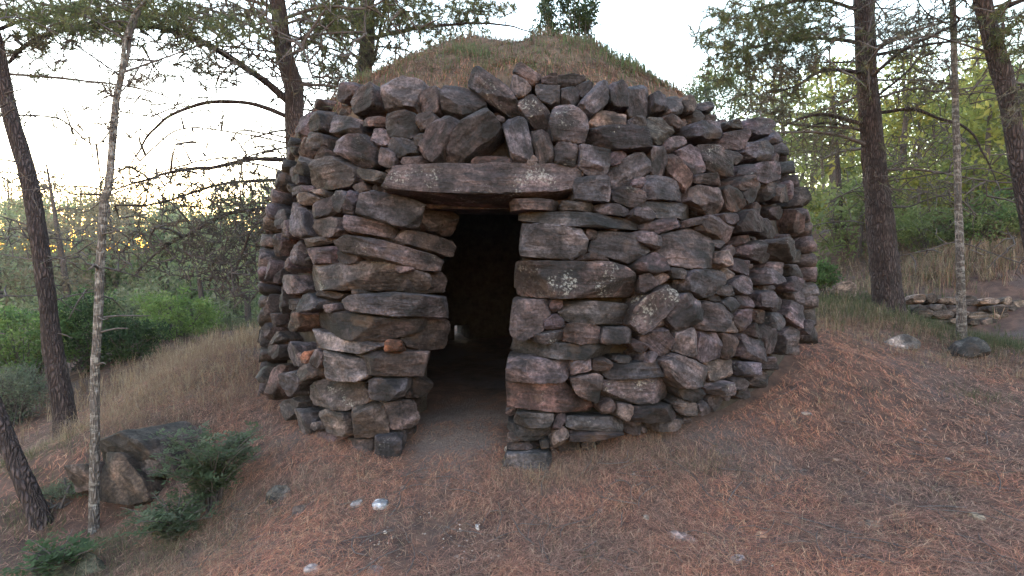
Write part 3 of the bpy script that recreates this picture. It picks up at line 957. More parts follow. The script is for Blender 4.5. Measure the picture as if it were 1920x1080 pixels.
def needles_mesh(pos, dirs, n, ln, wd, spread, tint, rg, name='crown'):
    """tufts of needles: one thin blade each"""
    N = len(pos)
    i = np.repeat(np.arange(N), n)
    d = unit(dirs[i] + spread * rg.normal(0, 1, (len(i), 3)))
    l = ln * rg.uniform(.6, 1.25, len(i))[:, None]
    back = unit(dirs[i]) * (rg.uniform(-.12, .02, len(i)) * ln / .07)[:, None]
    p = pos[i] + back
    s = unit(np.cross(d, rg.normal(0, 1, (len(i), 3)))) * (wd / 2)
    tip = p + d * l + np.array([0, 0, -1]) * (l * l * 1.2)
    V = np.stack([p - s * 1.2, p + s * 1.2, tip], 1).reshape(-1, 3)
    F = np.arange(len(V)).reshape(-1, 3)
    base = np.asarray(tint)[rg.integers(0, len(tint), N)]
    t = base[i] * rg.uniform(.7, 1.3, (len(i), 1))
    T = np.repeat(np.hstack([t, np.ones((len(t), 1))]), 3, 0)
    return V, F, T

def grow_twigs(skel, pts, rg, r0=.0045, droop=.10):
    """tie scattered tips to the limbs by thin branching twigs; returns geometry, tip directions"""
    g = Geo()
    nodes = [skel]
    D = np.sqrt(((pts[:, None] - skel[None]) ** 2).sum(-1)).min(1) if len(skel) * len(pts) < 4e6 else rg.uniform(0, 1, len(pts))
    order = np.argsort(D)
    arr = np.empty((len(skel) + len(pts), 3)); arr[:len(skel)] = skel
    cnt = len(skel)
    dirs = np.zeros_like(pts)
    segs = []
    for k in order:
        p = pts[k]
        dd = ((arr[:cnt] - p) ** 2).sum(1)
        j = int(dd.argmin())
        a = arr[j]
        L = math.sqrt(dd[j])
        m = (a + p) / 2 + np.array([0, 0, droop * L]) + rg.normal(0, .07 * L, 3)
        arr[cnt] = p; cnt += 1
        dirs[k] = p - m
        segs.append((a, m, p, L))
    a = np.array([s[0] for s in segs]); m = np.array([s[1] for s in segs]); p = np.array([s[2] for s in segs])
    L = np.array([s[3] for s in segs])
    ch = np.stack([a, (a + 2 * m + p) / 4, p], 1)
    rr = r0 * np.clip(.7 + L / .5, .7, 2.4)
    t = unit(p - a)
    s1 = unit(np.cross(t, np.array([.3, .2, 1.0])))
    s2 = np.cross(t, s1)
    rad = np.stack([rr * 1.35, rr * 1.0, rr * .5], 1)
    V = []
    for q in range(3):
        an = q * 2 * math.pi / 3
        V.append(ch + rad[..., None] * (math.cos(an) * s1 + math.sin(an) * s2)[:, None])
    V = np.stack(V, 2).reshape(-1, 3)          # (n,3 rings,3 sides)
    b = np.arange(len(a))[:, None] * 9
    F = []
    for ring in (0, 3):
        for q in range(3):
            q2 = (q + 1) % 3
            F.append(np.stack([b[:, 0] + ring + q, b[:, 0] + ring + q2, b[:, 0] + ring + 3 + q2, b[:, 0] + ring + 3 + q], -1))
    g.add(V, np.concatenate(F))
    return g, dirs

PINE_T = [(.085, .10, .045), (.10, .115, .05), (.07, .09, .045), (.12, .125, .06)]
DULL_T = [(.10, .10, .07), (.085, .09, .065), (.12, .105, .08)]
BROWN_T = [(.15, .11, .08), (.13, .10, .08)]

def limb_mesh(pts, r0, r1, seed):
    L = np.linalg.norm(np.diff(pts, axis=0), axis=1).sum()
    n = max(6, int(L / .06))
    c = catmull(pts, n)
    c = c + .012 * np.stack([vnoise(c * 5, seed), vnoise(c * 5, seed + 1), vnoise(c * 5, seed + 2)], -1) * np.linspace(.2, 1, n)[:, None] * 1.6
    r = np.linspace(r0, r1, n) * (1 + .12 * vnoise(c * 12, seed))
    V, F, F2 = tube(c, r, 7)
    g = Geo(); g.add(V, F); g.F.append(F2)
    return mkmesh('branch', np.concatenate(g.V), np.concatenate(g.F), True), c

def tree(name, label, trunk, limbs=(), blobs=(), bark='bark', cat='tree', seed=1, group=None, stubs=0, r0=.0045, wd=.006, ln=.075, k=26, droop=.1, base_z=None, auto=()):
    """trunk: (px, py, distance, width in photo pixels); limbs: ([(px,py,d)...], base radius, tip radius); blobs: (px,py,rx,ry,d,dr,n,needles,tints)"""
    rg = np.random.default_rng(seed)
    tp = PL([t[:3] for t in trunk])
    tr = np.array([t[3] / 960 * t[2] / 2 / math.sqrt(1 + ((t[0] - 960) / 960) ** 2) for t in trunk]) * .95
    # foot in the ground
    foot = tp[-1].copy()
    g0 = gz(foot[0], foot[1]) if base_z is None else base_z
    if foot[2] > g0 - .05:
        tp = np.vstack([tp, foot + (0, 0, g0 - .25 - foot[2])]); tr = np.append(tr, tr[-1] * 1.12)
    tp, tr = tp[::-1], tr[::-1]
    root = empty(name, (float(tp[0][0]), float(tp[0][1]), g0))
    tag(root, label, cat, group)
    obj('trunk', trunk_mesh('trunk', tp, tr, k, .13, seed), M[bark], root, Matrix.Identity(4))
    skel = [catmull(tp, 60)[8:]]
    for q, (lp, ra, rb) in enumerate(limbs):
        pts = PL(lp)
        me, c = limb_mesh(pts, ra, rb, seed * 31 + q)
        obj('branch', me, M['twig'] if ra < .02 else M[bark], root, Matrix.Identity(4))
        skel += [c[2:]] * 1
    tc = catmull(np.hstack([tp, tr[:, None]]), 80)
    # more limbs all round the stem: (count, from, to, length, radius, tips each, needles, tint)
    extra = []
    for (n, f0, f1, L0, ra, tips, nd, tn) in auto:
        for q in range(n):
            f = rg.uniform(f0, f1)
            a = tc[int(f * 79), :3]
            an = rg.uniform(0, 2 * math.pi)
            L = L0 * rg.uniform(.55, 1.2)
            h = np.array([math.cos(an), math.sin(an), 0])
            rise = rg.uniform(-.05, .35)
            pts = np.array([a, a + h * L * .35 + (0, 0, rise * L * .35), a + h * L * .7 + (0, 0, rise * L * .45) + rg.normal(0, .06, 3) * L, a + h * L + (0, 0, (rise - .25) * L * .6) + rg.normal(0, .1, 3) * L])
            me, c = limb_mesh(pts, ra * rg.uniform(.6, 1.1), max(ra * .3, r0 * 1.1), seed * 57 + q + int(f0 * 1000))
            obj('branch', me, M['twig'], root, Matrix.Identity(4))
            skel.append(c[2:])
            j = rg.integers(len(c) // 4, len(c), tips)
            extra.append((c[j] + rg.normal(0, .13 + .1 * L, (tips, 3)) * (1, 1, .7) * np.minimum(1, .4 + j / len(c))[:, None], nd, tn))
    for q in range(stubs):
        j = rg.integers(12, 78)
        an = rg.uniform(0, 2 * math.pi)
        d = np.array([math.cos(an), math.sin(an), rg.uniform(-.1, .5)])
        l = rg.uniform(.06, .3)
        a = tc[j, :3]
        pts = np.array([a, a + d * (tc[j, 3] + l * .5), a + d * (tc[j, 3] + l) + (0, 0, -.03)])
        me, c = limb_mesh(pts, .008, .004, seed + q)
        obj('branch', me, M['twig'], root, Matrix.Identity(4))
    if blobs or extra:
        sk = np.vstack(skel)[::2]
        P3, nn, tt = [], [], []
        for (px, py, rx, ry, d, dr, n, nd, tn) in blobs:
            n = int(n * 1.6); nd = int(nd * 1.1)
            u = rg.normal(0, 1, (n, 3)); u = u / np.linalg.norm(u, axis=1, keepdims=True) * rg.uniform(0, 1, (n, 1)) ** .42
            # clumps: pull half of the tips towards a few centres
            cc = u[rg.integers(0, n, max(2, n // 14))]
            near = cc[((u[:, None] - cc[None]) ** 2).sum(-1).argmin(1)]
            u = np.where(rg.random((n, 1)) < .65, u * .65 + near * .35, u)
            dd = d + u[:, 2] * dr
            P3.append(CAMV + ray(px + u[:, 0] * rx, py + u[:, 1] * ry) * dd[:, None])
            nn += [nd] * n; tt += [tn] * n
        for (e3, nd, tn) in extra:
            P3.append(e3); nn += [nd] * len(e3); tt += [tn] * len(e3)
        P3 = np.vstack(P3); nn = np.array(nn); 
        tw, dirs = grow_twigs(sk, P3, rg, r0, droop)
        cg = Geo()
        for nd in np.unique(nn):
            for tn in set(tt):
                mk = (nn == nd) & np.array([x == tn for x in tt])
                if nd < 1 or not mk.any(): continue
                V, F, T = needles_mesh(P3[mk], unit(dirs[mk]), int(nd), ln, wd, .75, TN[tn], rg)
                cg.add(V, F, T)
        if cg.V:
            crown = obj('crown', cg.mesh('crown', False), M['needle'], root, Matrix.Identity(4))
        else:
            crown = root
        tag(obj('twigs', tw.mesh('twigs'), M['twig'], crown if cg.V else root, Matrix.Identity(4)), kind='stuff')
    return root
TN = {'g': PINE_T, 'd': DULL_T, 'b': BROWN_T, 'y': [(.14, .15, .05), (.12, .14, .05)], 'o': [(.05, .07, .035), (.04, .06, .035), (.065, .08, .04)]}

# big dark trunk leaning on the left
tree('pine_tree', 'leaning dark-barked pine on the left beside the slim pale tree', [(-85,-260,6,26),(-40,-60,6,30),(-8,80,6,33),(18,210,6,34),(55,340,6,36),(80,500,6,39),(98,640,6,42),(118,760,6,46),(128,826,6,50)],
     [([(70,430,6),(30,415,6.0),(-30,395,5.8)], .012, .005), ([(80,490,6),(30,482,6.2),(-20,472,6.3)], .010, .005), ([(88,480,6),(130,490,5.9),(172,498,5.8)], .007, .003),
      ([(28,240,6),(60,205,6.2),(110,190,6.4),(160,205,6.5)], .009, .003), ([(-20,60,6),(40,40,6.2),(120,20,6.4),(200,-20,6.4)], .022, .008), ([(-30,20,6),(-80,-20,5.8),(-120,-30,5.7)], .02, .008)],
     [(40,30,110,50,6.2,.7,120,22,'g'), (70,120,80,50,6.3,.6,26,18,'g'), (90,-60,150,60,6.2,.8,180,24,'g'), (20,440,60,40,6.1,.5,26,0,'d'), (-40,-160,160,80,6.2,1,160,24,'g')],
     seed=3, stubs=7, r0=.007, auto=[(13, .6, .98, 1.6, .016, 34, 20, 'g'), (8, .3, .62, .9, .009, 14, 2, 'd')])
# slim pale forked tree in front
tree('pine_tree', 'slim pale grey forked young tree standing in front at the left', [(300,-60,3.9,6),(274,0,3.87,7),(252,25,3.85,8),(236,70,3.83,9),(231,105,3.82,10),(228,140,3.81,12.5),(217,195,3.8,15),(205,340,3.8,16.5),(195,380,3.8,17),(192,440,3.8,17),(187,507,3.8,17.5),(185,573,3.8,18),(182,640,3.8,18.5),(178,693,3.8,19.5),(178,850,3.8,20.5),(176,1005,3.8,23)],
     [([(229,135,3.81),(240,100,3.85),(250,60,3.9),(260,18,3.92),(268,-30,3.95)], .015, .009),
      ([(230,135,3.81),(271,120,3.9),(315,107,4.0),(387,79,4.15),(441,50,4.25),(491,27,4.3)], .009, .003),
      ([(227,173,3.81),(249,148,3.85),(274,110,3.9),(327,79,4.0)], .006, .0025),
      ([(232,75,3.83),(176,38,3.75),(135,22,3.7),(85,9,3.6),(41,0,3.55),(-10,-20,3.5)], .009, .004),
      ([(216,189,3.8),(192,142,3.75),(167,47,3.7),(135,0,3.65)], .004, .002),
      ([(222,183,3.8),(268,186,3.85),(302,198,3.9),(384,220,4.0)], .005, .002),
      ([(200,367,3.8),(240,352,3.85),(277,340,3.9)], .006, .003), ([(198,366,3.8),(133,362,3.75),(87,350,3.7)], .006, .003),
      ([(192,440,3.8),(206,436,3.72),(218,427,3.68)], .008, .005), ([(190,375,3.8),(165,395,3.85),(130,400,3.9)], .005, .002), ([(186,505,3.8),(177,497,3.7),(172,503,3.68)], .010, .006), ([(183,592,3.8),(195,600,3.72),(203,596,3.7)], .007, .004)],
     [(240,150,70,60,3.9,.3,46,14,'b'), (330,120,120,50,4.1,.3,60,16,'d'), (110,30,110,35,3.65,.3,70,18,'g'), (200,230,90,60,3.85,.3,22,12,'b'), (280,20,100,40,4,.3,60,18,'g'), (420,60,80,40,4.2,.2,50,18,'g')],
     bark='bark_pale', seed=4, stubs=10, r0=.003, wd=.0036, ln=.055, k=18, auto=[(9, .68, .97, .9, .006, 22, 14, 'g'), (6, .5, .72, .6, .004, 9, 2, 'b')])
tree('pine_tree', 'short stretch of a dark trunk leaning in at the lower left corner', [(-120,480,3.8,32),(-60,620,3.85,35),(-20,735,3.9,37),(12,820,3.9,39),(45,900,3.9,42),(68,955,3.9,45),(85,1000,3.9,50)],
     [([(-115,490,3.8),(-160,440,3.9),(-220,420,4)], .012, .004)], seed=5, stubs=2)
# pines behind the hut
tree('pine_tree', 'tall pine behind the left shoulder of the hut with arching bare limbs', [(480,-260,9,24),(495,-80,9,28),(520,0,9,31),(532,94,9,34),(549,157,9,38),(552,220,9,37),(556,300,9,40),(560,420,9,42),(562,560,9,46)],
     [([(540,190,9),(500,155,8.9),(472,135,8.7),(409,94,8.3),(346,66,7.8),(283,49,7.3),(220,47,6.9),(142,53,6.6),(88,66,6.4),(38,91,6.3),(14,118,6.3)], .066, .018),
      ([(546,222,9),(500,203,8.9),(456,192,8.8),(393,192,8.6),(346,205,8.5),(308,223,8.4),(277,255,8.3),(260,283,8.3)], .042, .014),
      ([(548,242,9),(504,249,8.8),(466,264,8.7),(447,286,8.6)], .022, .007),
      ([(548,300,9),(472,299,8.8),(409,312,8.6),(346,318,8.4),(283,334,8.2),(217,355,8.1)], .044, .014),
      ([(548,275,9),(500,283,8.8),(450,300,8.7),(400,325,8.5)], .02, .006),
      ([(550,388,9),(520,390,8.9),(433,400,8.7),(377,427,8.5),(300,470,8.4),(253,517,8.3)], .038, .012),
      ([(548,335,9),(480,340,8.8),(417,345,8.6),(300,380,8.3),(217,387,8.1)], .034, .011),
      ([(525,60,9),(480,25,8.8),(420,10,8.6),(330,40,8.4),(270,35,8.3)], .022, .007),
      ([(535,110,9),(580,80,9.2),(610,40,9.3),(640,-10,9.4)], .035, .02), ([(520,30,9),(470,-20,8.8),(420,-60,8.7)], .035, .02)],
     [(600,70,60,80,9.2,.8,170,22,'g'), (380,40,110,45,8,.8,220,13,'d'), (230,20,130,35,7,.6,220,15,'g'), (420,140,70,40,8.5,.6,60,10,'d'), (620,20,60,50,9.2,.8,120,22,'g'), (470,40,70,50,8.8,.8,90,20,'g'), (400,110,90,40,8.3,.6,60,16,'d'), (300,50,130,50,7.5,.6,200,18,'g'), (150,50,120,50,6.7,.6,220,18,'g'), (50,90,60,30,6.4,.4,50,16,'d'),
      (400,345,140,45,8.5,.8,200,12,'d'), (440,430,100,80,8.6,.9,600,4,'d'), (330,420,110,60,8.4,.8,180,8,'d'), (270,470,70,60,8.3,.6,110,5,'d'), (440,520,60,60,8.5,.8,400,0,'d'), (480,400,50,90,8.7,.6,400,0,'d'), (380,480,80,60,8.4,.6,380,0,'d'), (490,-80,160,60,9,1.2,200,24,'g'), (250,340,80,40,8.2,.5,90,14,'d')],
     seed=6, stubs=3, wd=.006, ln=.085, r0=.0095, auto=[(16, .55, .99, 2.6, .03, 44, 22, 'g'), (12, .55, .9, 2.4, .016, 36, 3, 'd'), (12, .3, .6, 2.0, .018, 40, 4, 'd')])
tree('pine_tree', 'pine behind the hut roof, left of the dome, with a long side limb', [(690,-200,11,20),(690,-60,11,23),(689,0,11,25),(690,70,11,28),(684,130,11,29),(682,200,11,31),(680,330,11,34)],
     [([(695,72,11),(764,56,10.8),(837,47,10.6),(892,43,10.5),(945,48,10.4),(1000,60,10.4)], .04, .012), ([(690,130,11),(702,110,11),(712,60,11.1),(722,0,11.2)], .04, .025),
      ([(684,60,11),(640,30,11),(600,20,11)], .03, .01), ([(690,30,11),(740,0,11),(800,-20,11)], .03, .01), ([(688,150,11),(660,120,11),(630,110,10.8)], .02, .008)],
     [(660,40,70,50,11,.8,260,20,'g'), (800,25,120,40,11,.8,220,15,'g'), (900,20,80,30,10.7,.6,120,14,'g'), (740,30,80,50,11,.8,240,20,'g'), (640,130,60,50,10.8,.8,140,18,'d'), (830,70,110,35,10.7,.6,150,16,'g'), (900,20,70,30,10.7,.6,80,18,'g'), (720,110,60,30,11,.6,90,14,'d'), (700,-60,120,60,11,1,200,22,'g')],
     seed=7, stubs=2, wd=.009, ln=.09, r0=.009, auto=[(16, .35, .99, 2.2, .026, 44, 18, 'g')])
# right side
tree('pine_tree', 'thickest pine trunk on the right, dark furrowed bark, straight', [(1612,-320,8,34),(1616,-120,8,39),(1619,0,8,42),(1627,177,8,42),(1640,319,8,50),(1646,380,8,52),(1655,470,8,60),(1662,520,8,63),(1667,572,8,68)],
     [([(1608,80,8),(1559,73,7.9),(1488,73,7.7),(1400,92,7.5),(1339,103,7.4)], .03, .008), ([(1610,115,8),(1560,117,7.8),(1516,117,7.7)], .02, .006),
      ([(1612,136,8),(1559,131,7.9),(1523,142,7.8),(1488,163,7.7),(1431,177,7.6)], .032, .010), ([(1620,234,8),(1573,220,7.9),(1541,214,7.8),(1505,221,7.7),(1470,237,7.6)], .034, .012),
      ([(1620,245,8),(1552,230,8.1),(1509,241,8.2),(1467,253,8.2)], .022, .008), ([(1640,96,8),(1683,71,8.1),(1753,46,8.2),(1821,35,8.3)], .03, .01),
      ([(1640,103,8),(1736,85,7.8),(1792,76,7.6),(1838,80,7.5)], .028, .009), ([(1645,181,8),(1700,135,7.9),(1736,89,7.9),(1743,35,7.9)], .02, .007),
      ([(1650,211,8),(1711,205,7.8),(1764,223,7.6),(1803,234,7.5),(1828,255,7.5),(1849,294,7.4),(1867,340,7.4)], .028, .008), ([(1645,150,8),(1720,150,8.2),(1790,165,8.4)], .018, .006),
      ([(1612,20,8),(1540,0,7.8),(1450,10,7.6),(1360,40,7.4)], .03, .01), ([(1612,-40,8),(1560,-60,7.8),(1480,-40,7.6)], .03, .01)],
     [(1400,60,120,70,7.6,.8,420,22,'g'), (1500,50,100,70,7.8,.8,380,22,'g'), (1370,130,70,40,7.5,.6,120,18,'g'), (1470,130,100,45,7.7,.8,260,16,'d'), (1440,190,80,40,7.7,.7,150,14,'d'), (1540,260,70,60,7.9,.8,170,4,'d'),
      (1700,60,80,60,8,.8,260,10,'d'), (1720,150,80,70,8,.8,220,4,'d'), (1560,-60,160,50,7.8,1,240,22,'g'), (1740,270,90,50,7.7,.7,150,0,'d'), (1680,300,60,60,7.8,.7,110,0,'d'), (1590,190,40,70,7.7,.5,90,2,'d'), (1500,330,50,60,7.9,.7,90,4,'d')],
     seed=8, stubs=8, wd=.006, ln=.085, r0=.007, auto=[(14, .5, .99, 2.4, .028, 44, 14, 'g'), (7, .28, .6, 1.7, .012, 34, 0, 'd')])
tree('pine_tree', 'slim pale grey trunk on the right between the two dark pines', [(1776,-260,6.5,7),(1782,-60,6.5,11),(1786,0,6.5,12.5),(1791,177,6.5,14.5),(1796,354,6.5,15.5),(1799,450,6.5,17),(1802,560,6.5,19),(1803,630,6.5,22)],
     [([(1792,230,6.5),(1779,130,6.6),(1760,110,6.7),(1742,92,6.8)], .010, .004), ([(1790,160,6.5),(1740,150,6.6),(1690,155,6.7)], .008, .003), ([(1790,115,6.5),(1850,108,6.4),(1900,118,6.3)], .008, .003), ([(1785,20,6.5),(1830,-20,6.5),(1880,-40,6.5)], .012, .005)],
     [(1830,40,80,50,6.5,.5,110,12,'d'), (1760,120,60,50,6.7,.5,60,5,'d'), (1830,-80,120,60,6.5,.7,140,20,'g')], bark='bark_pale', seed=9, stubs=6, k=18, r0=.005, wd=.006, auto=[(12, .5, .98, 1.2, .009, 26, 10, 'd')])
tree('pine_tree', 'scaly dark pine trunk leaning at the right edge', [(1790,-300,5.6,26),(1822,-100,5.6,32),(1842,0,5.6,36),(1869,106,5.6,40),(1888,177,5.6,40),(1906,283,5.6,40),(1928,400,5.6,42),(1950,520,5.6,46),(1965,640,5.6,52)],
     [([(1855,30,5.6),(1890,12,5.5),(1940,-5,5.4)], .022, .012), ([(1890,175,5.6),(1905,168,5.5),(1935,150,5.4)], .026, .016), ([(1880,45,5.6),(1884,60,5.5),(1880,70,5.45),(1884,20,5.4)], .016, .008), ([(1850,140,5.6),(1820,170,5.7),(1780,180,5.8)], .010, .004),
      ([(1872,178,5.6),(1840,172,5.7),(1800,172,5.8)], .008, .004), ([(1890,290,5.6),(1868,290,5.6),(1848,290,5.6)], .008, .004)],
     [(1890,60,60,60,5.5,.5,90,18,'g'), (1850,-80,150,60,5.6,.7,200,22,'g'), (1905,200,40,60,5.6,.4,60,10,'d')], seed=10, stubs=10, wd=.006, r0=.006, auto=[(10, .5, .98, 1.4, .016, 30, 14, 'd')])
# thin far trunks
tree('pine_tree', 'far slim trunk just right of the hut, thinner and paler of two', [(1536,230,15,6),(1543,330,15,7),(1551,410,15,8),(1562,494,15,10)], [], [(1530,260,50,60,15,1,70,14,'y')], bark='bark_pale', seed=12, k=10, wd=.02, ln=.12)
tree('pine_tree', 'far slim trunk just right of the hut, thicker and darker of two', [(1562,180,14,8),(1570,300,14,10),(1575,380,14,11.5),(1583,440,14,12.5),(1591,492,14,15)], [], [(1565,220,50,60,14,1,80,14,'y')], seed=13, k=10, wd=.02, ln=.12)
tree('pine_tree', 'far thin trunk in the left wood close by the hut wall, taller of two', [(463,420,17,5),(458,500,17,5.5),(453,570,17,6.5),(452,606,17,7)], [], [(455,470,60,70,17,1.5,160,10,'d')], seed=14, k=8, wd=.022, ln=.12)
tree('pine_tree', 'far thin trunk in the left wood close by the hut wall, shorter of two', [(446,470,17.5,4),(443,540,17.5,4.5),(441,607,17.5,5.5)], [], [(430,500,40,40,17.5,1.2,70,10,'d')], seed=15, k=8, wd=.022, ln=.12)
# ------------------------------------------------------------------ woods behind, bushes, shrubs
def leaf_cloud(centres, rad, n, size, tint, rg, flat=.0, aspect=2.0):
    """leaf-sized quads spread round clump centres"""
    N = len(centres)
    i = np.repeat(np.arange(N), n)
    u = rg.normal(0, 1, (len(i), 3))
    u = u / np.linalg.norm(u, axis=1, keepdims=True) * rg.uniform(0, 1, (len(i), 1)) ** .5
    rr = np.broadcast_to(np.asarray(rad, float), (N,))[i][:, None]
    p = centres[i] + u * rr * np.array([1, 1, .75])
    d = unit(rg.normal(0, 1, (len(i), 3)) + u * .8 + (0, 0, .2))
    nrm = unit(rg.normal(0, 1, (len(i), 3)) + (0, 0, .9))
    s = unit(np.cross(d, nrm))
    sz = size * rg.uniform(.6, 1.35, (len(i), 1))
    V = np.stack([p, p + d * sz * .5 + s * sz * .5 / aspect, p + d * sz, p + d * sz * .5 - s * sz * .5 / aspect], 1).reshape(-1, 3)
    F = np.arange(len(V)).reshape(-1, 4)
    base = np.asarray(tint)[rg.integers(0, len(tint), N)]
    t = base[i] * rg.uniform(.7, 1.3, (len(i), 1))
    return V, F, np.repeat(np.hstack([t, np.ones((len(t), 1))]), 4, 0)

def wood_tree(g, gt, x, y, h, cr, rg, tint, n=46, leaf=.16, per=42, base=.25):
    z = gz(x, y)
    lean = rg.normal(0, .04, 2)
    tp = np.array([(x, y, z - .2), (x + lean[0] * h * .5, y + lean[1] * h * .5, z + h * .5), (x + lean[0] * h, y + lean[1] * h, z + h * .95)])
    c = catmull(tp, 9)
    V, F, F2 = tube(c, np.linspace(.018 * h + .02, .02, 9), 6)
    gt.add(V, F)
    # clumps on limbs
    cen = []
    for k in range(n):
        f = base + (1 - base) * rg.uniform(0, 1) ** .8
        an = rg.uniform(0, 2 * math.pi)
        w = cr * (1.1 - .75 * max(0, f - .45) / .55) * rg.uniform(.25, 1)
        a = c[min(8, int(f * 8))]
        e = a + np.array([math.cos(an) * w, math.sin(an) * w, rg.uniform(-.1, .25) * w])
        cen.append(e)
        if k % 3 == 0:
            m = (a + e) / 2 + (0, 0, .08 * w)
            V, F, F2 = tube(np.array([a, m, e]), np.array([.03, .02, .008]) * (h / 8), 4)
            gt.add(V, F)
    V, F, T = leaf_cloud(np.array(cen), cr * rg.uniform(.2, .42, n), per, leaf, tint, rg, aspect=2.6)
    g.add(V, F, T)

def wood(name, label, spots, seed):
    rg = np.random.default_rng(seed)
    g, gt = Geo(), Geo()
    for s in spots: wood_tree(g, gt, *s[:4], rg, *s[4:])
    o = obj(name, g.mesh(name, False), M['leaf'])
    tag(o, label, None, None, 'stuff')
    obj('trunks', gt.mesh('trunks'), M['twig'], o, Matrix.Identity(4))
LT = [(.20, .225, .13), (.175, .205, .12), (.225, .235, .15), (.205, .21, .145)]
LT2 = [(.15, .19, .10), (.17, .21, .10), (.135, .17, .10)]
YG = [(.24, .25, .07), (.20, .23, .07), (.28, .27, .08), (.17, .20, .07)]
RG_ = [(.14, .175, .07), (.12, .15, .07), (.165, .19, .08)]
rg = np.random.default_rng(21)
spots = []
for k in range(34):                      # left: a valley wood, tops well below the sky line's glow
    y = rg.uniform(15, 40); px = rg.uniform(-150, 640)
    x = (px - 960) / 960 * y
    if px > 470 and y < 20: continue
    top = rg.uniform(330, 440) - (y - 15) * .6
    h = (500 - top) / 960 * y + 2.2 + EYE * 0
    spots.append((x, y, float(np.clip(h, 2.5, 8.5)), rg.uniform(1.0, 2.2), LT if rg.random() < .6 else LT2, 38, .18, 32, .15))
for k in range(16):                      # lower growth that hides the ground there
    y = rg.uniform(12, 20); px = rg.uniform(-120, 600); x = (px - 960) / 960 * y
    spots.append((x, y, rg.uniform(1.6, 3.0), rg.uniform(.9, 1.5), LT2 if rg.random() < .7 else LT, 30, .12, 60, .05))
for k in range(34):
    y = rg.uniform(36, 75); px = rg.uniform(-200, 900); x = (px - 960) / 960 * y
    spots.append((x, y, rg.uniform(4.5, 8), rg.uniform(2.2, 3.4), LT, 36, .36, 36, .05))
PK = [(.17, .14, .10), (.15, .13, .09), (.19, .155, .115)]
for (px, y, top, cr, tn) in [(140,14,296,1.5,PK),(70,15,372,1.4,PK),(225,16,352,1.5,PK),(300,15,362,1.4,LT),(385,14,380,1.3,LT),(465,13.5,345,1.2,LT),(525,14,320,1.1,LT2),(0,13,400,1.5,LT),(-80,14,360,1.6,LT),
                             (180,21,330,2.0,PK),(340,22,345,2.0,LT),(440,21,355,2.0,LT),(60,23,350,2.2,LT),(260,26,350,2.4,PK),(500,24,340,2.2,LT)]:
    x = (px - 960) / 960 * y
    spots.append((x, y, (500 - top) / 960 * y + EYE - gz(x, y), cr, tn, 64, .14 * y / 15, 36, .12))
for k in range(12):
    y = rg.uniform(9, 26); px = rg.uniform(-900, -150); x = (px - 960) / 960 * y
    spots.append((x, y, rg.uniform(3, 6), rg.uniform(1.2, 2.2), LT2, 30, .24, 34, .1))
wood('valley_wood', 'hazy mixed wood filling the valley left of the hut', spots, 31)
spots = []
for k in range(40):                      # right: a bright hillside
    y = rg.uniform(12.5, 34); px = rg.uniform(1420, 2150); x = (px - 960) / 960 * y
    h = rg.uniform(3.0, 6.5)
    spots.append((x, y, h, rg.uniform(.9, 1.9), YG if rg.random() < .55 else RG_, 38, .19, 34, .1))
for k in range(16):
    y = rg.uniform(12, 17); px = rg.uniform(1480, 2100); x = (px - 960) / 960 * y
    spots.append((x, y, rg.uniform(1.2, 2.4), rg.uniform(.7, 1.3), RG_ if rg.random() < .6 else YG, 28, .11, 60, .05))
for k in range(14):
    y = rg.uniform(34, 70); px = rg.uniform(1000, 2200); x = (px - 960) / 960 * y
    spots.append((x, y, rg.uniform(6, 9), rg.uniform(2, 3), YG, 44, .34, 46, .1))
for k in range(40):
    y = rg.uniform(10.5, 16); px = rg.uniform(1560, 2150); x = (px - 960) / 960 * y
    spots.append((x, y, rg.uniform(.4, 1.0), rg.uniform(.4, .8), [(.14, .125, .075), (.12, .12, .06), (.15, .115, .08)], 16, .08, 60, .05))
for k in range(14):
    y = rg.uniform(9, 30); px = rg.uniform(2150, 3000); x = (px - 960) / 960 * y
    spots.append((x, y, rg.uniform(3, 6), rg.uniform(1.2, 2.2), RG_, 30, .24, 34, .1))
wood('hillside_wood', 'yellow-green wood climbing the hillside right of the hut', spots, 32)
# all round, out of view: the rest of the clearing's wood
spots = []
for k in range(14):
    an = rg.uniform(R(62), R(298)); d = rg.uniform(17, 30)
    spots.append((d * math.sin(an), d * math.cos(an), rg.uniform(4, 6.5), rg.uniform(1.4, 2.4), LT2, 34, .3, 36, .2))
wood('clearing_wood', 'pine wood behind the viewer closing the clearing', spots, 33)

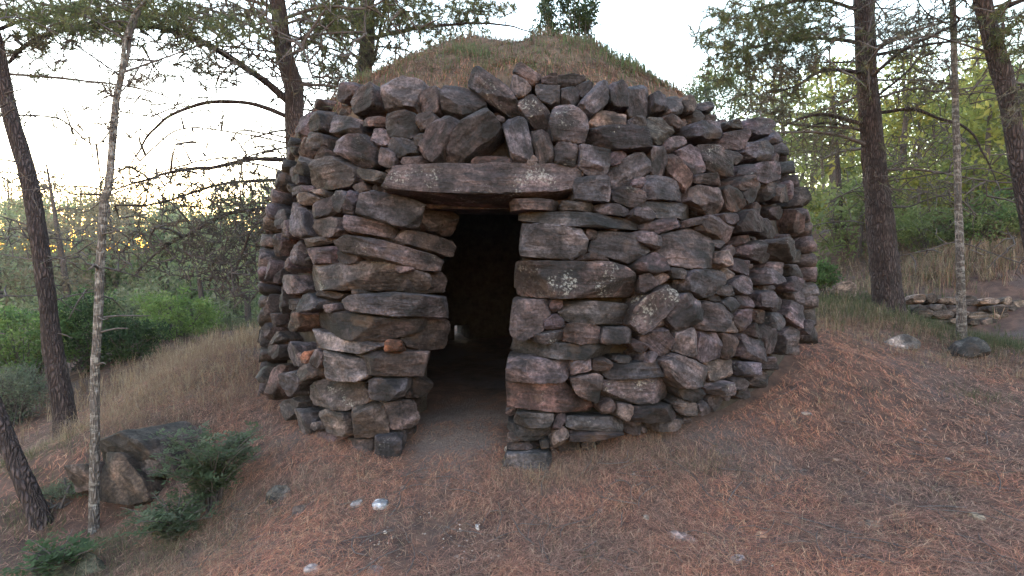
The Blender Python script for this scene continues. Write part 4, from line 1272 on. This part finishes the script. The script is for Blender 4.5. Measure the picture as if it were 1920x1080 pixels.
def bush(name, label, px, py, d, rx, ry, n, leaf, tint, seed, per=55, cat='bush', clump=.16, aspect=1.8):
    """a leafy bush: middle at a photo position, half width and height in photo pixels"""
    rg = np.random.default_rng(seed)
    c = P(px, py, d)
    w, h = rx / 960 * d, ry / 960 * d
    z0 = gz(c[0], c[1])
    u = rg.normal(0, 1, (n, 3)); u /= np.linalg.norm(u, axis=1, keepdims=True)
    u *= rg.uniform(.3, 1, (n, 1)) ** .5
    lump = 1 + .3 * vnoise(u * 2.2 + seed, seed)[:, None]
    cen = c + u * lump * np.array([w, w * .8, h])
    cen[:, 2] = np.maximum(cen[:, 2], z0 + .05)
    root = empty(name, (float(c[0]), float(c[1]), z0))
    tag(root, label, cat)
    V, F, T = leaf_cloud(cen, np.full(n, clump) * rg.uniform(.7, 1.4, n), per, leaf, tint, rg, aspect=aspect)
    obj('foliage', mkmesh('foliage', V, F, False, T), M['leaf'], root, Matrix.Identity(4))
    g = Geo()
    for k in range(0, n, 2):
        a = np.array([c[0] + rg.normal(0, .08), c[1] + rg.normal(0, .08), z0 - .05])
        m = (a + cen[k]) / 2 + rg.normal(0, .06, 3)
        V, F, F2 = tube(np.array([a, m, cen[k]]), np.array([.012, .008, .004]), 4)
        g.add(V, F)
    obj('stem', g.mesh('stem'), M['twig'], root, Matrix.Identity(4))
    return root
BR = [(.13, .19, .06), (.115, .17, .06), (.16, .215, .075)]
MD = [(.08, .13, .05), (.068, .11, .048), (.095, .145, .055)]
DK = [(.035, .06, .03), (.03, .05, .028), (.045, .07, .03)]
GY = [(.12, .14, .10), (.10, .125, .09), (.14, .15, .11)]
bush('green_bush', 'bright green round bush behind the dry grass, near the hut', 335, 590, 10.5, 75, 42, 90, .06, BR, 41)
bush('green_bush', 'bright green low bush farthest left beside the leaning trunk', 40, 640, 8.5, 95, 75, 130, .055, MD + BR, 42)
bush('green_bush', 'dark green bush between the leaning trunk and the slim pale tree', 165, 625, 9.2, 75, 75, 120, .055, DK + MD, 43)
bush('green_bush', 'dark bush right behind the slim pale tree', 245, 640, 9.0, 55, 50, 70, .055, DK, 44)
bush('green_bush', 'pale green bush above and behind the bright round bush', 250, 575, 12.5, 60, 40, 60, .07, LT, 45)
bush('grey_bush', 'grey-green feathery bush at the left edge by the path', 25, 735, 7.3, 60, 52, 90, .05, GY, 46, aspect=4)
bush('grey_bush', 'small grey-green tuft bush left of the slim pale tree, by the rocks', 128, 945, 4.1, 42, 36, 40, .022, GY, 47, clump=.06, aspect=3)
bush('oak_bush', 'dark evergreen oak top showing behind the right of the dome', 1060, 45, 12.5, 60, 62, 150, .075, DK + [(.05, .07, .05)], 48, cat='tree', clump=.15)
bush('oak_bush', 'loose grey-green shrub behind the right end of the wall', 1340, 190, 11.5, 75, 55, 130, .06, RG_ + GY, 49, clump=.2)
bush('oak_bush', 'low green leaves at the right foot behind the hut', 1535, 515, 9.0, 30, 28, 40, .05, MD, 50, clump=.1)
bush('oak_bush', 'green bush on the bank between the two right-hand trunks', 1745, 430, 11.5, 70, 48, 90, .06, RG_, 51, clump=.16)
bush('oak_bush', 'green bush on the bank in front of the leaning right trunk', 1868, 420, 10.5, 60, 60, 90, .055, MD + RG_, 52, clump=.16)

def fern_shrub(name, label, base, d, spread, height, stems, leafs, ls, tint, seed):
    """a shrub of arching stems with feathered leaves (pairs of small oval leaflets)"""
    rg = np.random.default_rng(seed)
    b = P(*base, d)
    z0 = gz(b[0], b[1])
    root = empty(name, (float(b[0]), float(b[1]), z0))
    tag(root, label, 'shrub')
    b = np.array([b[0], b[1], z0 - .03])
    gl = Geo()
    for s in range(stems):
        an = rg.uniform(0, 2 * math.pi)
        l = height * rg.uniform(.55, 1.1)
        e = b + np.array([math.cos(an) * spread * rg.uniform(.3, 1), math.sin(an) * spread * .8 * rg.uniform(.3, 1), l])
        m = b + (e - b) * .5 + np.array([0, 0, .12 * l]) - .15 * np.array([e[0] - b[0], e[1] - b[1], 0])
        c = catmull(np.array([b + rg.normal(0, .03, 3) * (1, 1, 0), m, e]), 14)
        V, F, F2 = tube(c, np.linspace(.006, .002, 14), 5)
        st = Geo(); st.add(V, F)
        obj('stem', st.mesh('stem'), M['twig'], root, Matrix.Identity(4))
        for q in range(leafs):
            f = rg.uniform(.3, 1)
            a = c[int(f * 13)]
            an2 = rg.uniform(0, 2 * math.pi)
            dr = unit(np.array([math.cos(an2), math.sin(an2), rg.uniform(.0, .6)]))
            L = ls * rg.uniform(.7, 1.2)
            side = unit(np.cross(dr, np.array([0, 0, 1.0])) + rg.normal(0, .15, 3))
            up = np.cross(side, dr)
            t0 = np.array(tint[rg.integers(len(tint))]) * rg.uniform(.8, 1.25)
            for k in range(5):
                p = a + rg.normal(0, .006, 3) + dr * L * (.2 + .2 * k) - np.array([0, 0, 1]) * L * .25 * (k / 5) ** 2
                for sg in ((-1, 1) if k < 4 else (0,)):
                    ld = unit(dr * (.6 if sg else 1) + side * sg * .9 + up * .15 + rg.normal(0, .22, 3))
                    ll = L * .30 * rg.uniform(.85, 1.1)
                    sd = np.cross(ld, up) * ll * .27
                    V = np.array([p, p + ld * ll * .35 + sd, p + ld * ll * .75 + sd * .8, p + ld * ll, p + ld * ll * .75 - sd * .8, p + ld * ll * .35 - sd])
                    gl.add(V, [(0, 1, 2, 3), (0, 3, 4, 5)], (*t0, 1))
    obj('foliage', gl.mesh('foliage', False), M['leaf'], root, Matrix.Identity(4))
    return root
TEAL = [(.078, .105, .062), (.092, .12, .075), (.064, .088, .052), (.11, .13, .09)]
fern_shrub('lentisk_shrub', 'blue-green feather-leaved shrub in front of the slanted rock outcrop', (400, 950), 3.55, .46, .55, 44, 14, .10, TEAL, 61)
fern_shrub('lentisk_shrub', 'feather-leaved shrub low on the slope left of the needle path', (330, 1010), 3.3, .42, .30, 26, 12, .10, TEAL, 62)
fern_shrub('lentisk_shrub', 'few green feathered sprigs in the lower left corner', (110, 1025), 3.1, .30, .26, 12, 8, .12, [(.06, .095, .045), (.07, .105, .055)], 63)
fern_shrub('lentisk_shrub', 'upright sprig with small leaves beside the hut corner slope', (455, 880), 3.9, .12, .36, 4, 8, .09, TEAL, 64)
# ------------------------------------------------------------------ rocks, loose stones, terrace wall
def boulder(name, label, pts, d, df, db, col, seed, cat='rock', n=(0, -.8, .6), nz=.06, mat='stone', lich=.2, tilt=.2, group=None, parent=None, ico=None, **kw):
    ico = ico or ICO4
    rg = np.random.default_rng(seed)
    pts = np.array(pts, float)
    px, py = pts.mean(0)
    c = P(px, py, d)
    n = np.array(n, float); n /= np.linalg.norm(n)
    dd = ray(pts[:, 0], pts[:, 1])
    p3 = CAMV + dd * (((c - CAMV) @ n) / (dd @ n))[:, None]
    e = p3 - c
    far = e[np.argmax((e ** 2).sum(1))]
    u = far - n * (far @ n); u /= np.linalg.norm(u)
    v = np.cross(n, u)
    loc = e @ np.stack([u, v], 1)
    V = rock(loc, df, db, rg, ico, p=40, nz=nz, tilt=tilt, **kw)
    cc = c - n * df * .5
    Mx = Matrix(((u[0], v[0], n[0], cc[0]), (u[1], v[1], n[1], cc[1]), (u[2], v[2], n[2], cc[2]), (0, 0, 0, 1)))
    o = obj(name, mkmesh(name, V, ico[1], True, np.tile((*col, lich), (len(V), 1)), R(24)), M[mat], parent, Mx)
    if parent is None: tag(o, label, cat, group)
    return o
# slanted outcrop on the left
oc = empty('rock_outcrop', tuple(float(q) for q in P(270, 880, 4.3)))
tag(oc, 'dark slanted layered rock outcrop in the bank left of the hut', 'rock outcrop')
for q, (pts, d, col, n) in enumerate([
    ([(200,822),(238,806),(285,828),(312,866),(312,892),(285,895),(205,880)], 4.1, (.028, .022, .021), (-.2, -.95, .15)),
    ([(196,845),(238,850),(285,905),(292,940),(250,950),(196,940)], 3.95, (.040, .029, .025), (-.05, -.9, .35)),
    ([(130,872),(186,866),(196,915),(150,925)], 3.98, (.032, .024, .023), (-.2, -.9, .35))]):
    boulder('slab', None, pts, d, .14, .5, col, 300 + q, n=n, nz=.05, parent=oc, lich=.1, tilt=.12, ico=ICO5, chamf=1, layer=.14)
boulder('boulder', 'grey-green rock half buried in the lower left corner', [(60,1050),(100,1030),(170,1034),(205,1062),(200,1110),(70,1110)], 3.1, .10, .3, (.035, .038, .03), 310, n=(.1, -.6, .8))
boulder('boulder', 'flat pale stone lying on the needles right of the hut', [(1655,640),(1690,628),(1730,636),(1728,652),(1700,658),(1665,652)], 6.0, .08, .12, (.12, .105, .108), 311, n=(0, -.75, .65))
boulder('boulder', 'dark stone at the foot of the slim pale trunk on the right', [(1790,640),(1815,630),(1850,640),(1858,662),(1820,672),(1795,664)], 5.9, .09, .15, (.035, .033, .035), 312, n=(0, -.7, .7))
boulder('boulder', 'pinkish boulder in the grass left of the thick right trunk', [(1562,535),(1585,526),(1605,535),(1606,556),(1580,562),(1562,552)], 9.2, .14, .2, (.14, .105, .095), 313, n=(0, -.9, .4))
LOOSE = [ # outline middle, half size, distance comes from the ground; look; label
 (714,949,17,12,(.33,.34,.40),'pale bluish squarish stone on the needle path before the doorway'),
 (669,947,13,8,(.30,.29,.33),'small pale stone just left of the bluish squarish one'),
 (652,955,6,3,(.36,.32,.32),'tiny white chip beside the two pale stones on the path'),
 (562,961,15,14,(.24,.18,.17),'pointed pinkish stone standing left of the pale stones'),
 (524,933,26,14,(.13,.12,.12),'grey slab lying on the slope below the hut corner'),
 (1280,1014,34,14,(.27,.20,.20),'flat pinkish cracked stone at the bottom, right of middle'),
 (1378,1053,22,10,(.34,.28,.30),'pale pink stone nearest the bottom edge, right of middle'),
 (1430,1006,17,8,(.33,.21,.15),'small tan stone right of the cracked pinkish stone'),
 (1630,985,28,5,(.36,.34,.33),'thin white sliver of stone lying on the needles'),
 (1833,971,17,8,(.37,.32,.27),'pale flat chip near the right edge of the path'),
 (1511,776,12,5,(.22,.21,.22),'small grey stone on the needles right of the hut foot'),
 (1736,808,7,4,(.34,.33,.36),'small pale pebble far right on the needle slope'),
 (713,903,7,4,(.40,.33,.32),'little pink pebble near the left jamb'),
 (787,897,14,4,(.36,.30,.30),'thin pale twig-like stone before the threshold'),
 (755,915,6,4,(.38,.31,.29),'small rosy pebble in the middle of the path'),
 (745,926,9,5,(.27,.20,.18),'small brown pebble in the middle of the path'),
 (895,990,4,7,(.42,.42,.44),'tiny upright white pebble in the dark gravel patch'),
 (585,1071,17,12,(.31,.27,.28),'pale stone at the bottom edge, left of the gravel patch'),
 (705,1074,18,11,(.29,.24,.26),'pinkish stone at the bottom edge, beside the gravel patch'),
 (832,1073,10,7,(.36,.25,.19),'small tan stone at the bottom edge below the gravel patch'),
 (1125,960,6,5,(.30,.25,.23),'small tan pebble right of the gravel patch'),
 (1212,971,6,5,(.34,.30,.29),'small pale pebble between the gravel patch and the flat cracked stone'),
 (953,843,9,6,(.46,.43,.42),'white pebble lying at the foot of the right jamb'),
 (1567,863,8,4,(.31,.24,.21),'small tan chip in the middle of the right-hand slope'),
 (1580,928,9,5,(.26,.16,.13),'small brown chip above the white sliver'),
 (1777,862,5,4,(.38,.36,.37),'tiny pale pebble near the right edge, above the flat chip'),
 (1561,893,5,4,(.40,.38,.38),'tiny white pebble in the middle of the right-hand slope'),
]
def ground_hit(px, py):
    d = ray(px, py)[0]
    t = np.linspace(1.6, 12, 600)
    p = CAMV + d * t[:, None]
    below = p[:, 2] < ground(p[:, 0], p[:, 1])
    return p[below.argmax()]
for q, (px, py, a, b, col, lb) in enumerate(LOOSE):
    rg = np.random.default_rng(700 + q)
    c = ground_hit(px, py)
    d = c[1]
    th = np.sort(rg.uniform(0, 1, 7) * .6 + np.arange(7)) * 2 * math.pi / 7
    w, h = a / 960 * d, b / 960 * d
    poly = np.stack([np.cos(th) * w, np.sin(th) * max(h * 1.3, w * .45)], -1)
    V = rock(poly, h * .95, h * .9, rg, ICO4 if a > 11 else ICO3, p=20, nz=.08)
    u = np.array([1, rg.normal(0, .2), 0]); u /= np.linalg.norm(u)
    n = unit(np.array([rg.normal(0, .15), -.25, 1.0])); u = unit(u - n * (u @ n)); v = np.cross(n, u)
    cc = c - (0, 0, h * .15)
    Mx = Matrix(((u[0], v[0], n[0], cc[0]), (u[1], v[1], n[1], cc[1]), (u[2], v[2], n[2], cc[2]), (0, 0, 0, 1)))
    me = mkmesh('loose_stone', V, (ICO4 if a > 11 else ICO3)[1], True, np.tile((*(np.array(col) * .42), .0), (len(V), 1)), R(24))
    tag(obj('loose_stone', me, M['stone'], None, Mx), lb, 'stone', 'loose stones on the needle floor')
# low terrace wall on the right
tw = empty('terrace_wall', tuple(float(q) for q in P(1850, 610, 8.0)))
tag(tw, 'low tumbled dry-stone terrace wall under the bank at the right', 'wall')
rg = np.random.default_rng(90)
for row in range(4):
    px = 1700 + rg.uniform(0, 20)
    while px < 1960:
        a, b = rg.uniform(9, 22), rg.uniform(6, 9.5)
        py = 606 - row * 14 + (px - 1800) * .04 + rg.normal(0, 2)
        d = 8.0 + row * .07
        k = 7
        th = (np.arange(k) + rg.uniform(0, .6, k)) * 2 * math.pi / k
        pts = np.stack([px + a + np.cos(th) * a * 1.1, py + np.sin(th) * b * 1.15], -1)
        col = [(.06, .046, .042), (.08, .06, .052), (.05, .04, .039), (.09, .07, .06)][rg.integers(4)]
        if rg.random() < .9: boulder('stone', None, pts, d + rg.normal(0, .04), .09, .14, col, int(rg.integers(1e6)), n=(-.1, -.95, .2), parent=tw)
        px += 2 * a
# gravel in the bare patch before the doorway
def scatter(n, f):
    pts = []
    while len(pts) < n:
        x, y = f()
        pts.append((x, y))
    p = np.array(pts)
    return np.column_stack([p, ground(p[:, 0], p[:, 1])])
rg = np.random.default_rng(95)
g = Geo()
def _gp():
    if rg.random() < .6:
        c = ground_hit(rg.normal(800, 90), rg.uniform(960, 1075)); return c[0], c[1]
    c = ground_hit(rg.uniform(520, 1910), rg.uniform(850, 1078)); return c[0], c[1]
oct_ = np.array([(1, 0, 0), (0, 1, 0), (-1, 0, 0), (0, -1, 0), (0, 0, 1), (0, 0, -1)], float)
octF = np.array([(0, 1, 4), (1, 2, 4), (2, 3, 4), (3, 0, 4), (1, 0, 5), (2, 1, 5), (3, 2, 5), (0, 3, 5)])
for p in scatter(260, _gp):
    s = rg.uniform(.003, .009) * (2 if rg.random() < .06 else 1)
    an = rg.uniform(0, 6.3)
    Q = np.array([[math.cos(an), -math.sin(an), 0], [math.sin(an), math.cos(an), 0], [0, 0, 1]])
    V = (oct_ * rg.uniform(.6, 1.3, (6, 1)) * (1, .8, .6)) @ Q.T * s + p + (0, 0, s * .3)
    t = np.array([(.19, .165, .16), (.15, .12, .11), (.11, .095, .095), (.24, .22, .22)][rg.integers(4)])
    g.add(V, octF, (*t, 0))
tag(obj('gravel', g.mesh('gravel', False), M['stone']), 'small pale gravel scattered on the bare earth before the doorway', None, None, 'stuff')

# ------------------------------------------------------------------ needle litter and grass
def litter(n, sampler, zf, ln, wd, tints, rg, lift=.012, tilt=.13):
    x, y = sampler(n)
    z = zf(x, y)
    n = len(x)
    an = rg.uniform(0, 2 * math.pi, n)
    e = .03
    sx = (zf(x + e, y) - z) / e
    sy = (zf(x, y + e) - z) / e
    d = np.stack([np.cos(an), np.sin(an), sx * np.cos(an) + sy * np.sin(an) + rg.normal(0, tilt, n)], -1)
    d = unit(d)
    dist = np.hypot(x, y)
    k = np.clip(dist / 3.5, .8, 2.2)
    l = ln * rg.uniform(.5, 1.3, n)
    s = unit(np.cross(d, np.array([0, 0, 1.0]))) * (wd * k * .5)[:, None]
    c = np.stack([x, y, z + rg.uniform(0, lift, n)], -1)
    a, b = c - d * l[:, None] / 2, c + d * l[:, None] / 2
    V = np.stack([a, b, c + s * 2.0], 1).reshape(-1, 3)
    F = np.arange(len(V)).reshape(-1, 3)
    t = np.asarray(tints)[rg.integers(0, len(tints), n)] * rg.uniform(.65, 1.3, (n, 1))
    q = np.stack([x, y, 0 * x], -1)
    old = np.clip(.25 + .4 * fbm(q * 2.3, 71, 3), 0, .55)[:, None]        # drifts of fresh rusty and old grey needles
    t = t * (1.2 - .25 * old) * (1 - old) + old * t.mean(1, keepdims=True) * np.array([1.05, .74, .66])
    return V, F, np.repeat(np.hstack([t, np.ones((n, 1))]), 3, 0)
LIT = np.array([1.06, .97, .93]) * [(.30, .125, .085), (.23, .095, .07), (.38, .17, .10), (.17, .08, .065), (.40, .25, .17), (.10, .055, .05), (.31, .14, .11), (.06, .04, .04)]
rg = np.random.default_rng(101)
def polar(n, r0=1.7, r1=10.5, a0=-50, a1=50):
    r = np.exp(rg.uniform(math.log(r0), math.log(r1), n))
    a = np.radians(rg.uniform(a0, a1, n))
    x, y = r * np.sin(a), r * np.cos(a)
    # thinner on the bare patch, in the gully and inside the hut
    keep = np.ones(n, bool)
    h = np.hypot(x - HC[0], y - HC[1])
    keep &= (h > 3.05) | ((np.abs(x + .4) < .6) & (y < 4.2) & (rg.random(n) < .35))
    bare = np.clip(1.1 - ((x + .55) / .55) ** 2 - ((y - 2.75) / .35) ** 2, 0, 1)
    keep &= rg.random(n) > bare * .75
    q = fbm(np.stack([x, y, 0 * x], -1) * 1.6, 40, 3)
    keep &= rg.random(n) < np.clip(1.05 + q * .7, .25, 1)
    left = (x < -1.5 - .62 * (y - 2.4)) & (y < 5.0)
    keep &= ~left | (rg.random(n) < .45)
    return x[keep], y[keep]
def clumped(n):
    x, y = polar(n)
    k = len(x) // 3                      # a third of the needles lie in small bundles
    j = rg.integers(k, len(x), k // 6)
    s = np.repeat(j, 6)[:k]
    x[:len(s)] = x[s] + rg.normal(0, .02, len(s)); y[:len(s)] = y[s] + rg.normal(0, .02, len(s))
    return x, y
V, F, T = litter(430000, clumped, lambda x, y: ground(x, y), .09, .0020, LIT, rg, .022, .16)
tag(obj('fallen_needles', mkmesh('fallen_needles', V, F, False, T), M['litter']), 'reddish-brown fallen pine needles carpeting the ground', None, None, 'stuff')

g = Geo()
for k in range(260):
    c = ground_hit(rg.uniform(380, 1915), rg.uniform(700 + 150 * rg.random(), 1078))
    if np.hypot(c[0] - HC[0], c[1] - HC[1]) < 3.15: continue
    an = rg.uniform(0, 6.3); L = rg.uniform(.08, .32)
    h = np.array([math.cos(an), math.sin(an)])
    s = np.linspace(-.5, .5, 5)[:, None] * L
    xy = c[:2] + h * s + np.array([-h[1], h[0]]) * (rg.normal(0, .12) * L * (1 - (2 * s / L) ** 2)) + rg.normal(0, .004, (5, 2))
    z = ground(xy[:, 0], xy[:, 1]) + .012 + rg.uniform(0, .03) * (s[:, 0] / L + .5)
    V, F, F2 = tube(np.column_stack([xy, z]), np.linspace(1, .5, 5) * rg.uniform(.0015, .0048), 4)
    g.add(V, F)
tag(obj('fallen_twigs', g.mesh('fallen_twigs'), M['twig']), 'thin bare twigs strewn over the needle floor', None, None, 'stuff')

def blades(x, y, z, h, wd, tints, rg, lean=.5, base_dir=None):
    n = len(x)
    an = rg.uniform(0, 2 * math.pi, n)
    ln = lean * rg.uniform(.15, 1.9, n)
    hd = np.stack([np.cos(an), np.sin(an), 0 * an], -1)
    up = np.array([0, 0, 1.0])
    p0 = np.stack([x, y, z - .01], -1)
    h = h[:, None]
    p1 = p0 + up * h * .5 + hd * h * (ln * .25)[:, None]
    p2 = p0 + up * h * (.92 - .45 * np.minimum(ln, 1.6))[:, None] + hd * h * (ln * .85)[:, None]
    s = unit(np.cross(hd, up) + rg.normal(0, .3, (n, 3))) * (np.asarray(wd) / 2).reshape(-1, 1)
    V = np.stack([p0 - s, p0 + s, p1 - s * .8, p1 + s * .8, p2], 1).reshape(-1, 3)
    b = np.arange(n)[:, None] * 5
    F = np.concatenate([b + [0, 1, 3], b + [0, 3, 2], b + [2, 3, 4]])
    t = np.asarray(tints)[rg.integers(0, len(tints), n)] * rg.uniform(.7, 1.3, (n, 1))
    return V, F, np.repeat(np.hstack([t, np.ones((n, 1))]), 5, 0)

def patch(g, px, py, d, rx, rd, n, h, wd, tints, rg, lean=.5, tuft=0):
    """grass patch: middle at a photo position, half widths in metres"""
    c = P(px, py, d)
    if tuft:
        k = max(1, n // tuft)
        cx, cy = c[0] + rg.normal(0, .5, k) * rx, c[1] + rg.normal(0, .5, k) * rd
        x = np.repeat(cx, tuft) + rg.normal(0, .035, k * tuft); y = np.repeat(cy, tuft) + rg.normal(0, .035, k * tuft)
    else:
        x, y = c[0] + rg.normal(0, .5, n) * rx, c[1] + rg.normal(0, .5, n) * rd
    m = np.hypot(x - HC[0], y - HC[1]) > 3.12
    x, y = x[m], y[m]
    hh = h * (.25 + 1.15 * rg.uniform(0, 1, len(x)) ** 1.6)
    g.add(*blades(x, y, ground(x, y), hh, wd * np.clip(y / 3.5, .8, 3), tints, rg, lean))
STRAW = 1.0 * np.array([(.24, .18, .125), (.20, .145, .105), (.17, .12, .09), (.29, .23, .165), (.15, .095, .078)])
ROSY = 1.0 * np.array([(.21, .125, .10), (.17, .10, .085), (.24, .155, .12), (.13, .085, .07)])
GRN = np.array([(.085, .10, .05), (.10, .11, .06), (.065, .08, .042), (.12, .11, .07)]) * .95
SR, SG, SRG = np.vstack([STRAW, ROSY]), np.vstack([STRAW, GRN]), np.vstack([STRAW, ROSY, GRN])
rg = np.random.default_rng(111)
g = Geo()
patch(g, 400, 690, 6.3, 1.5, 1.6, 6500, .26, .0017, SR, rg, 1.1, 9)
patch(g, 440, 760, 5.2, 1.0, 1.0, 4500, .16, .0017, ROSY, rg, 1.2, 9)
patch(g, 290, 720, 5.6, .9, .8, 2500, .30, .0016, STRAW, rg, 1.0, 9)
patch(g, 480, 650, 8.5, 2.0, 1.6, 5000, .34, .0025, STRAW, rg, .6, 12)
patch(g, 300, 660, 8.0, 1.6, 1.2, 4000, .34, .0025, STRAW, rg, .6, 12)
patch(g, 440, 985, 3.15, .5, .4, 1700, .15, .0013, SR, rg, 1.1, 10)
patch(g, 360, 1050, 2.75, .5, .3, 1300, .13, .0012, SR, rg, 1.1, 10)
patch(g, 600, 890, 3.5, .5, .2, 700, .10, .0012, SR, rg, 1.1, 10)
patch(g, 1130, 870, 3.45, .4, .2, 700, .15, .0013, SR, rg, 1.0, 12)
patch(g, 1010, 900, 3.3, .25, .2, 800, .12, .0014, STRAW, rg, .7, 16)
patch(g, 1230, 830, 3.65, .35, .2, 400, .14, .0013, SR, rg, 1.0, 12)
patch(g, 1600, 620, 6.8, 1.6, 1.0, 4200, .18, .002, SR, rg, .7, 12)
patch(g, 1850, 690, 5.6, 1.6, .8, 3000, .14, .002, SR, rg, .8, 12)
patch(g, 1800, 480, 12.0, 4.0, 2.0, 9000, .35, .003, SRG, rg, .8, 12)
patch(g, 1780, 510, 10.0, 3.0, 1.2, 7000, .38, .003, SRG, rg, .6, 12)
patch(g, 1900, 490, 9.8, 1.5, 1.2, 4000, .38, .003, SR, rg, .6, 12)
patch(g, 1560, 590, 7.8, 1.2, 1.2, 3000, .25, .0025, SG, rg, .6, 12)
patch(g, 100, 850, 5.4, 1.2, .8, 1800, .12, .002, STRAW, rg, .8, 12)
for k in range(60):
    patch(g, rg.uniform(520, 1900), rg.uniform(850, 1075), 2.4 + rg.uniform(0, 1.1), .3, .2, 40, .14, .0012, STRAW, rg, 1.6, 5)
patch(g, 240, 1000, 3.3, .7, .5, 1600, .15, .0013, SR, rg, 1.2, 9)
patch(g, 520, 900, 3.8, .4, .3, 1200, .12, .0013, ROSY, rg, 1.2, 9)
patch(g, 270, 800, 4.75, .5, .25, 900, .16, .0014, SR, rg, 1.1, 9)
patch(g, 330, 835, 4.45, .35, .25, 700, .13, .0014, SR, rg, 1.1, 9)
for k in range(46):                      # tufts along the foot of the wall
    an = rg.uniform(R(-70), R(64))
    if -.36 < an < -.02: continue
    rr = 3.34 + abs(rg.normal(0, .12))
    n = int(rg.integers(8, 40))
    x = HC[0] + rr * math.sin(an) + rg.normal(0, .04, n); y = HC[1] - rr * math.cos(an) + rg.normal(0, .04, n)
    g.add(*blades(x, y, ground(x, y), .15 * rg.uniform(.4, 1.4, n), .0013 * np.clip(y / 3.5, .8, 3), SR, rg, .8))
tag(obj('dry_grass', g.mesh('dry_grass', False), M['dry']), 'straw-coloured dry grass tufts on the slopes round the hut', None, None, 'stuff')
g = Geo()
patch(g, 1700, 600, 7.4, 1.6, .8, 4200, .20, .0025, GRN, rg, .6, 14)
patch(g, 1880, 650, 6.4, 1.0, .6, 3600, .20, .0022, GRN, rg, .6, 14)
patch(g, 1600, 560, 8.6, 1.2, 1.0, 2500, .28, .003, GRN, rg, .6, 14)
patch(g, 1300, 860, 3.4, .45, .2, 900, .07, .0014, GRN, rg, .7, 10)
patch(g, 1840, 760, 4.4, .3, .2, 500, .1, .0016, GRN, rg, .7, 10)
patch(g, 1110, 1060, 2.5, .15, .1, 260, .06, .0013, GRN, rg, .7, 20)
patch(g, 940, 1050, 2.55, .15, .1, 200, .05, .0013, GRN, rg, .7, 20)
patch(g, 240, 1000, 3.4, .6, .4, 1500, .10, .0016, GRN, rg, .7, 12)
patch(g, 30, 960, 3.9, .6, .5, 1500, .12, .002, GRN, rg, .7, 12)
patch(g, 560, 620, 11, 2.5, 1.5, 2500, .3, .004, GRN, rg, .6, 14)
patch(g, 330, 1010, 3.2, .5, .4, 1500, .12, .0016, GRN, rg, .9, 12)
patch(g, 130, 1040, 3.3, .5, .3, 1200, .12, .0016, GRN, rg, .9, 12)
patch(g, 60, 880, 4.8, .8, .5, 1500, .12, .002, GRN, rg, .9, 12)
tag(obj('green_grass', g.mesh('green_grass', False), M['leaf']), 'short green grass and weeds between the trunks and along the foot of the hut', None, None, 'stuff')

# roof cover
rg = np.random.default_rng(121)
def roof_z(x, y):
    r = np.hypot(x - ROOF_C[0], y - ROOF_C[1])
    return dome_z(r) + .12 * fbm(np.stack([x, y, 0 * x], -1) * 1.7, 3)
def roof_pts(n):
    r = 2.64 * np.sqrt(rg.uniform(0, 1, n)); a = rg.uniform(0, 2 * math.pi, n)
    return ROOF_C[0] + r * np.sin(a), ROOF_C[1] - r * np.cos(a)
V, F, T = litter(32000, roof_pts, roof_z, .10, .003, LIT * .6, rg, .03, .3)
def rim_pts(n):
    r = rg.uniform(2.1, 2.6, n); a = rg.uniform(0, 2 * math.pi, n)
    return ROOF_C[0] + r * np.sin(a), ROOF_C[1] - r * np.cos(a)
Vb, Fb, Tb = litter(16000, rim_pts, roof_z, .10, .003, LIT * .75, rg, .06, .45)
V, F, T = np.vstack([V, Vb]), np.vstack([F, Fb + len(V)]), np.vstack([T, Tb])
tag(obj('needle_litter', mkmesh('needle_litter', V, F, False, T), M['litter'], roof, Matrix.Identity(4)), kind='stuff')
x, y = roof_pts(52000)
r = np.hypot(x - ROOF_C[0], y - ROOF_C[1])
q = fbm(np.stack([x, y, 0 * x], -1) * .9, 61, 3)
grn = 1.9 * np.exp(-((r - 1.85) / .5) ** 2) + .95 * np.exp(-((r - 1.0) / .5) ** 2) * (q > 0) + .12
m = rg.random(len(x)) < grn * np.clip(.8 + q, .2, 1.2)
x, y = x[m], y[m]
g = Geo()
g.add(*blades(x, y, roof_z(x, y), .13 * rg.uniform(.3, 1.0, len(x)) * (1 + 1.2 * np.clip(fbm(np.stack([x, y, 0 * x], -1) * 2.6, 65, 2), 0, 1)), .007, [(.08, .115, .05), (.10, .13, .06), (.065, .095, .045), (.13, .14, .08), (.14, .11, .075)], rg, .6))
x, y = roof_pts(14000)
g.add(*blades(x, y, roof_z(x, y), .13 * rg.uniform(.4, 1.4, len(x)), .0045, ROSY, rg, .9))
tag(obj('roof_grass', g.mesh('roof_grass', False), M['leaf'], roof, Matrix.Identity(4)), kind='stuff')
# ------------------------------------------------------------------ thin evening haze in the air
def build_haze():
    x0, x1, y0, y1, z0, z1 = -275, 275, -250, 320, -8, HTOP
    V = [(x, y, z) for z in (z0, z1) for y in (y0, y1) for x in (x0, x1)]
    F = [(0, 2, 3, 1), (4, 5, 7, 6), (0, 1, 5, 4), (2, 6, 7, 3), (0, 4, 6, 2), (1, 3, 7, 5)]
    m = bpy.data.materials.new('haze')
    m.use_nodes = True
    nt = m.node_tree
    nt.nodes.clear()
    out = nt.nodes.new('ShaderNodeOutputMaterial')
    v = nt.nodes.new('ShaderNodeVolumePrincipled')
    v.inputs['Density'].default_value = HAZE
    v.inputs['Color'].default_value = (.93, .92, .95, 1)
    v.inputs['Anisotropy'].default_value = .2
    nt.links.new(v.outputs[0], out.inputs['Volume'])
    o = obj('haze', mkmesh('haze', V, F, False), m)
    tag(o, 'thin pale evening haze in the wood', None, None, 'stuff')
HAZE = .0004
HTOP = 18.0
build_haze()
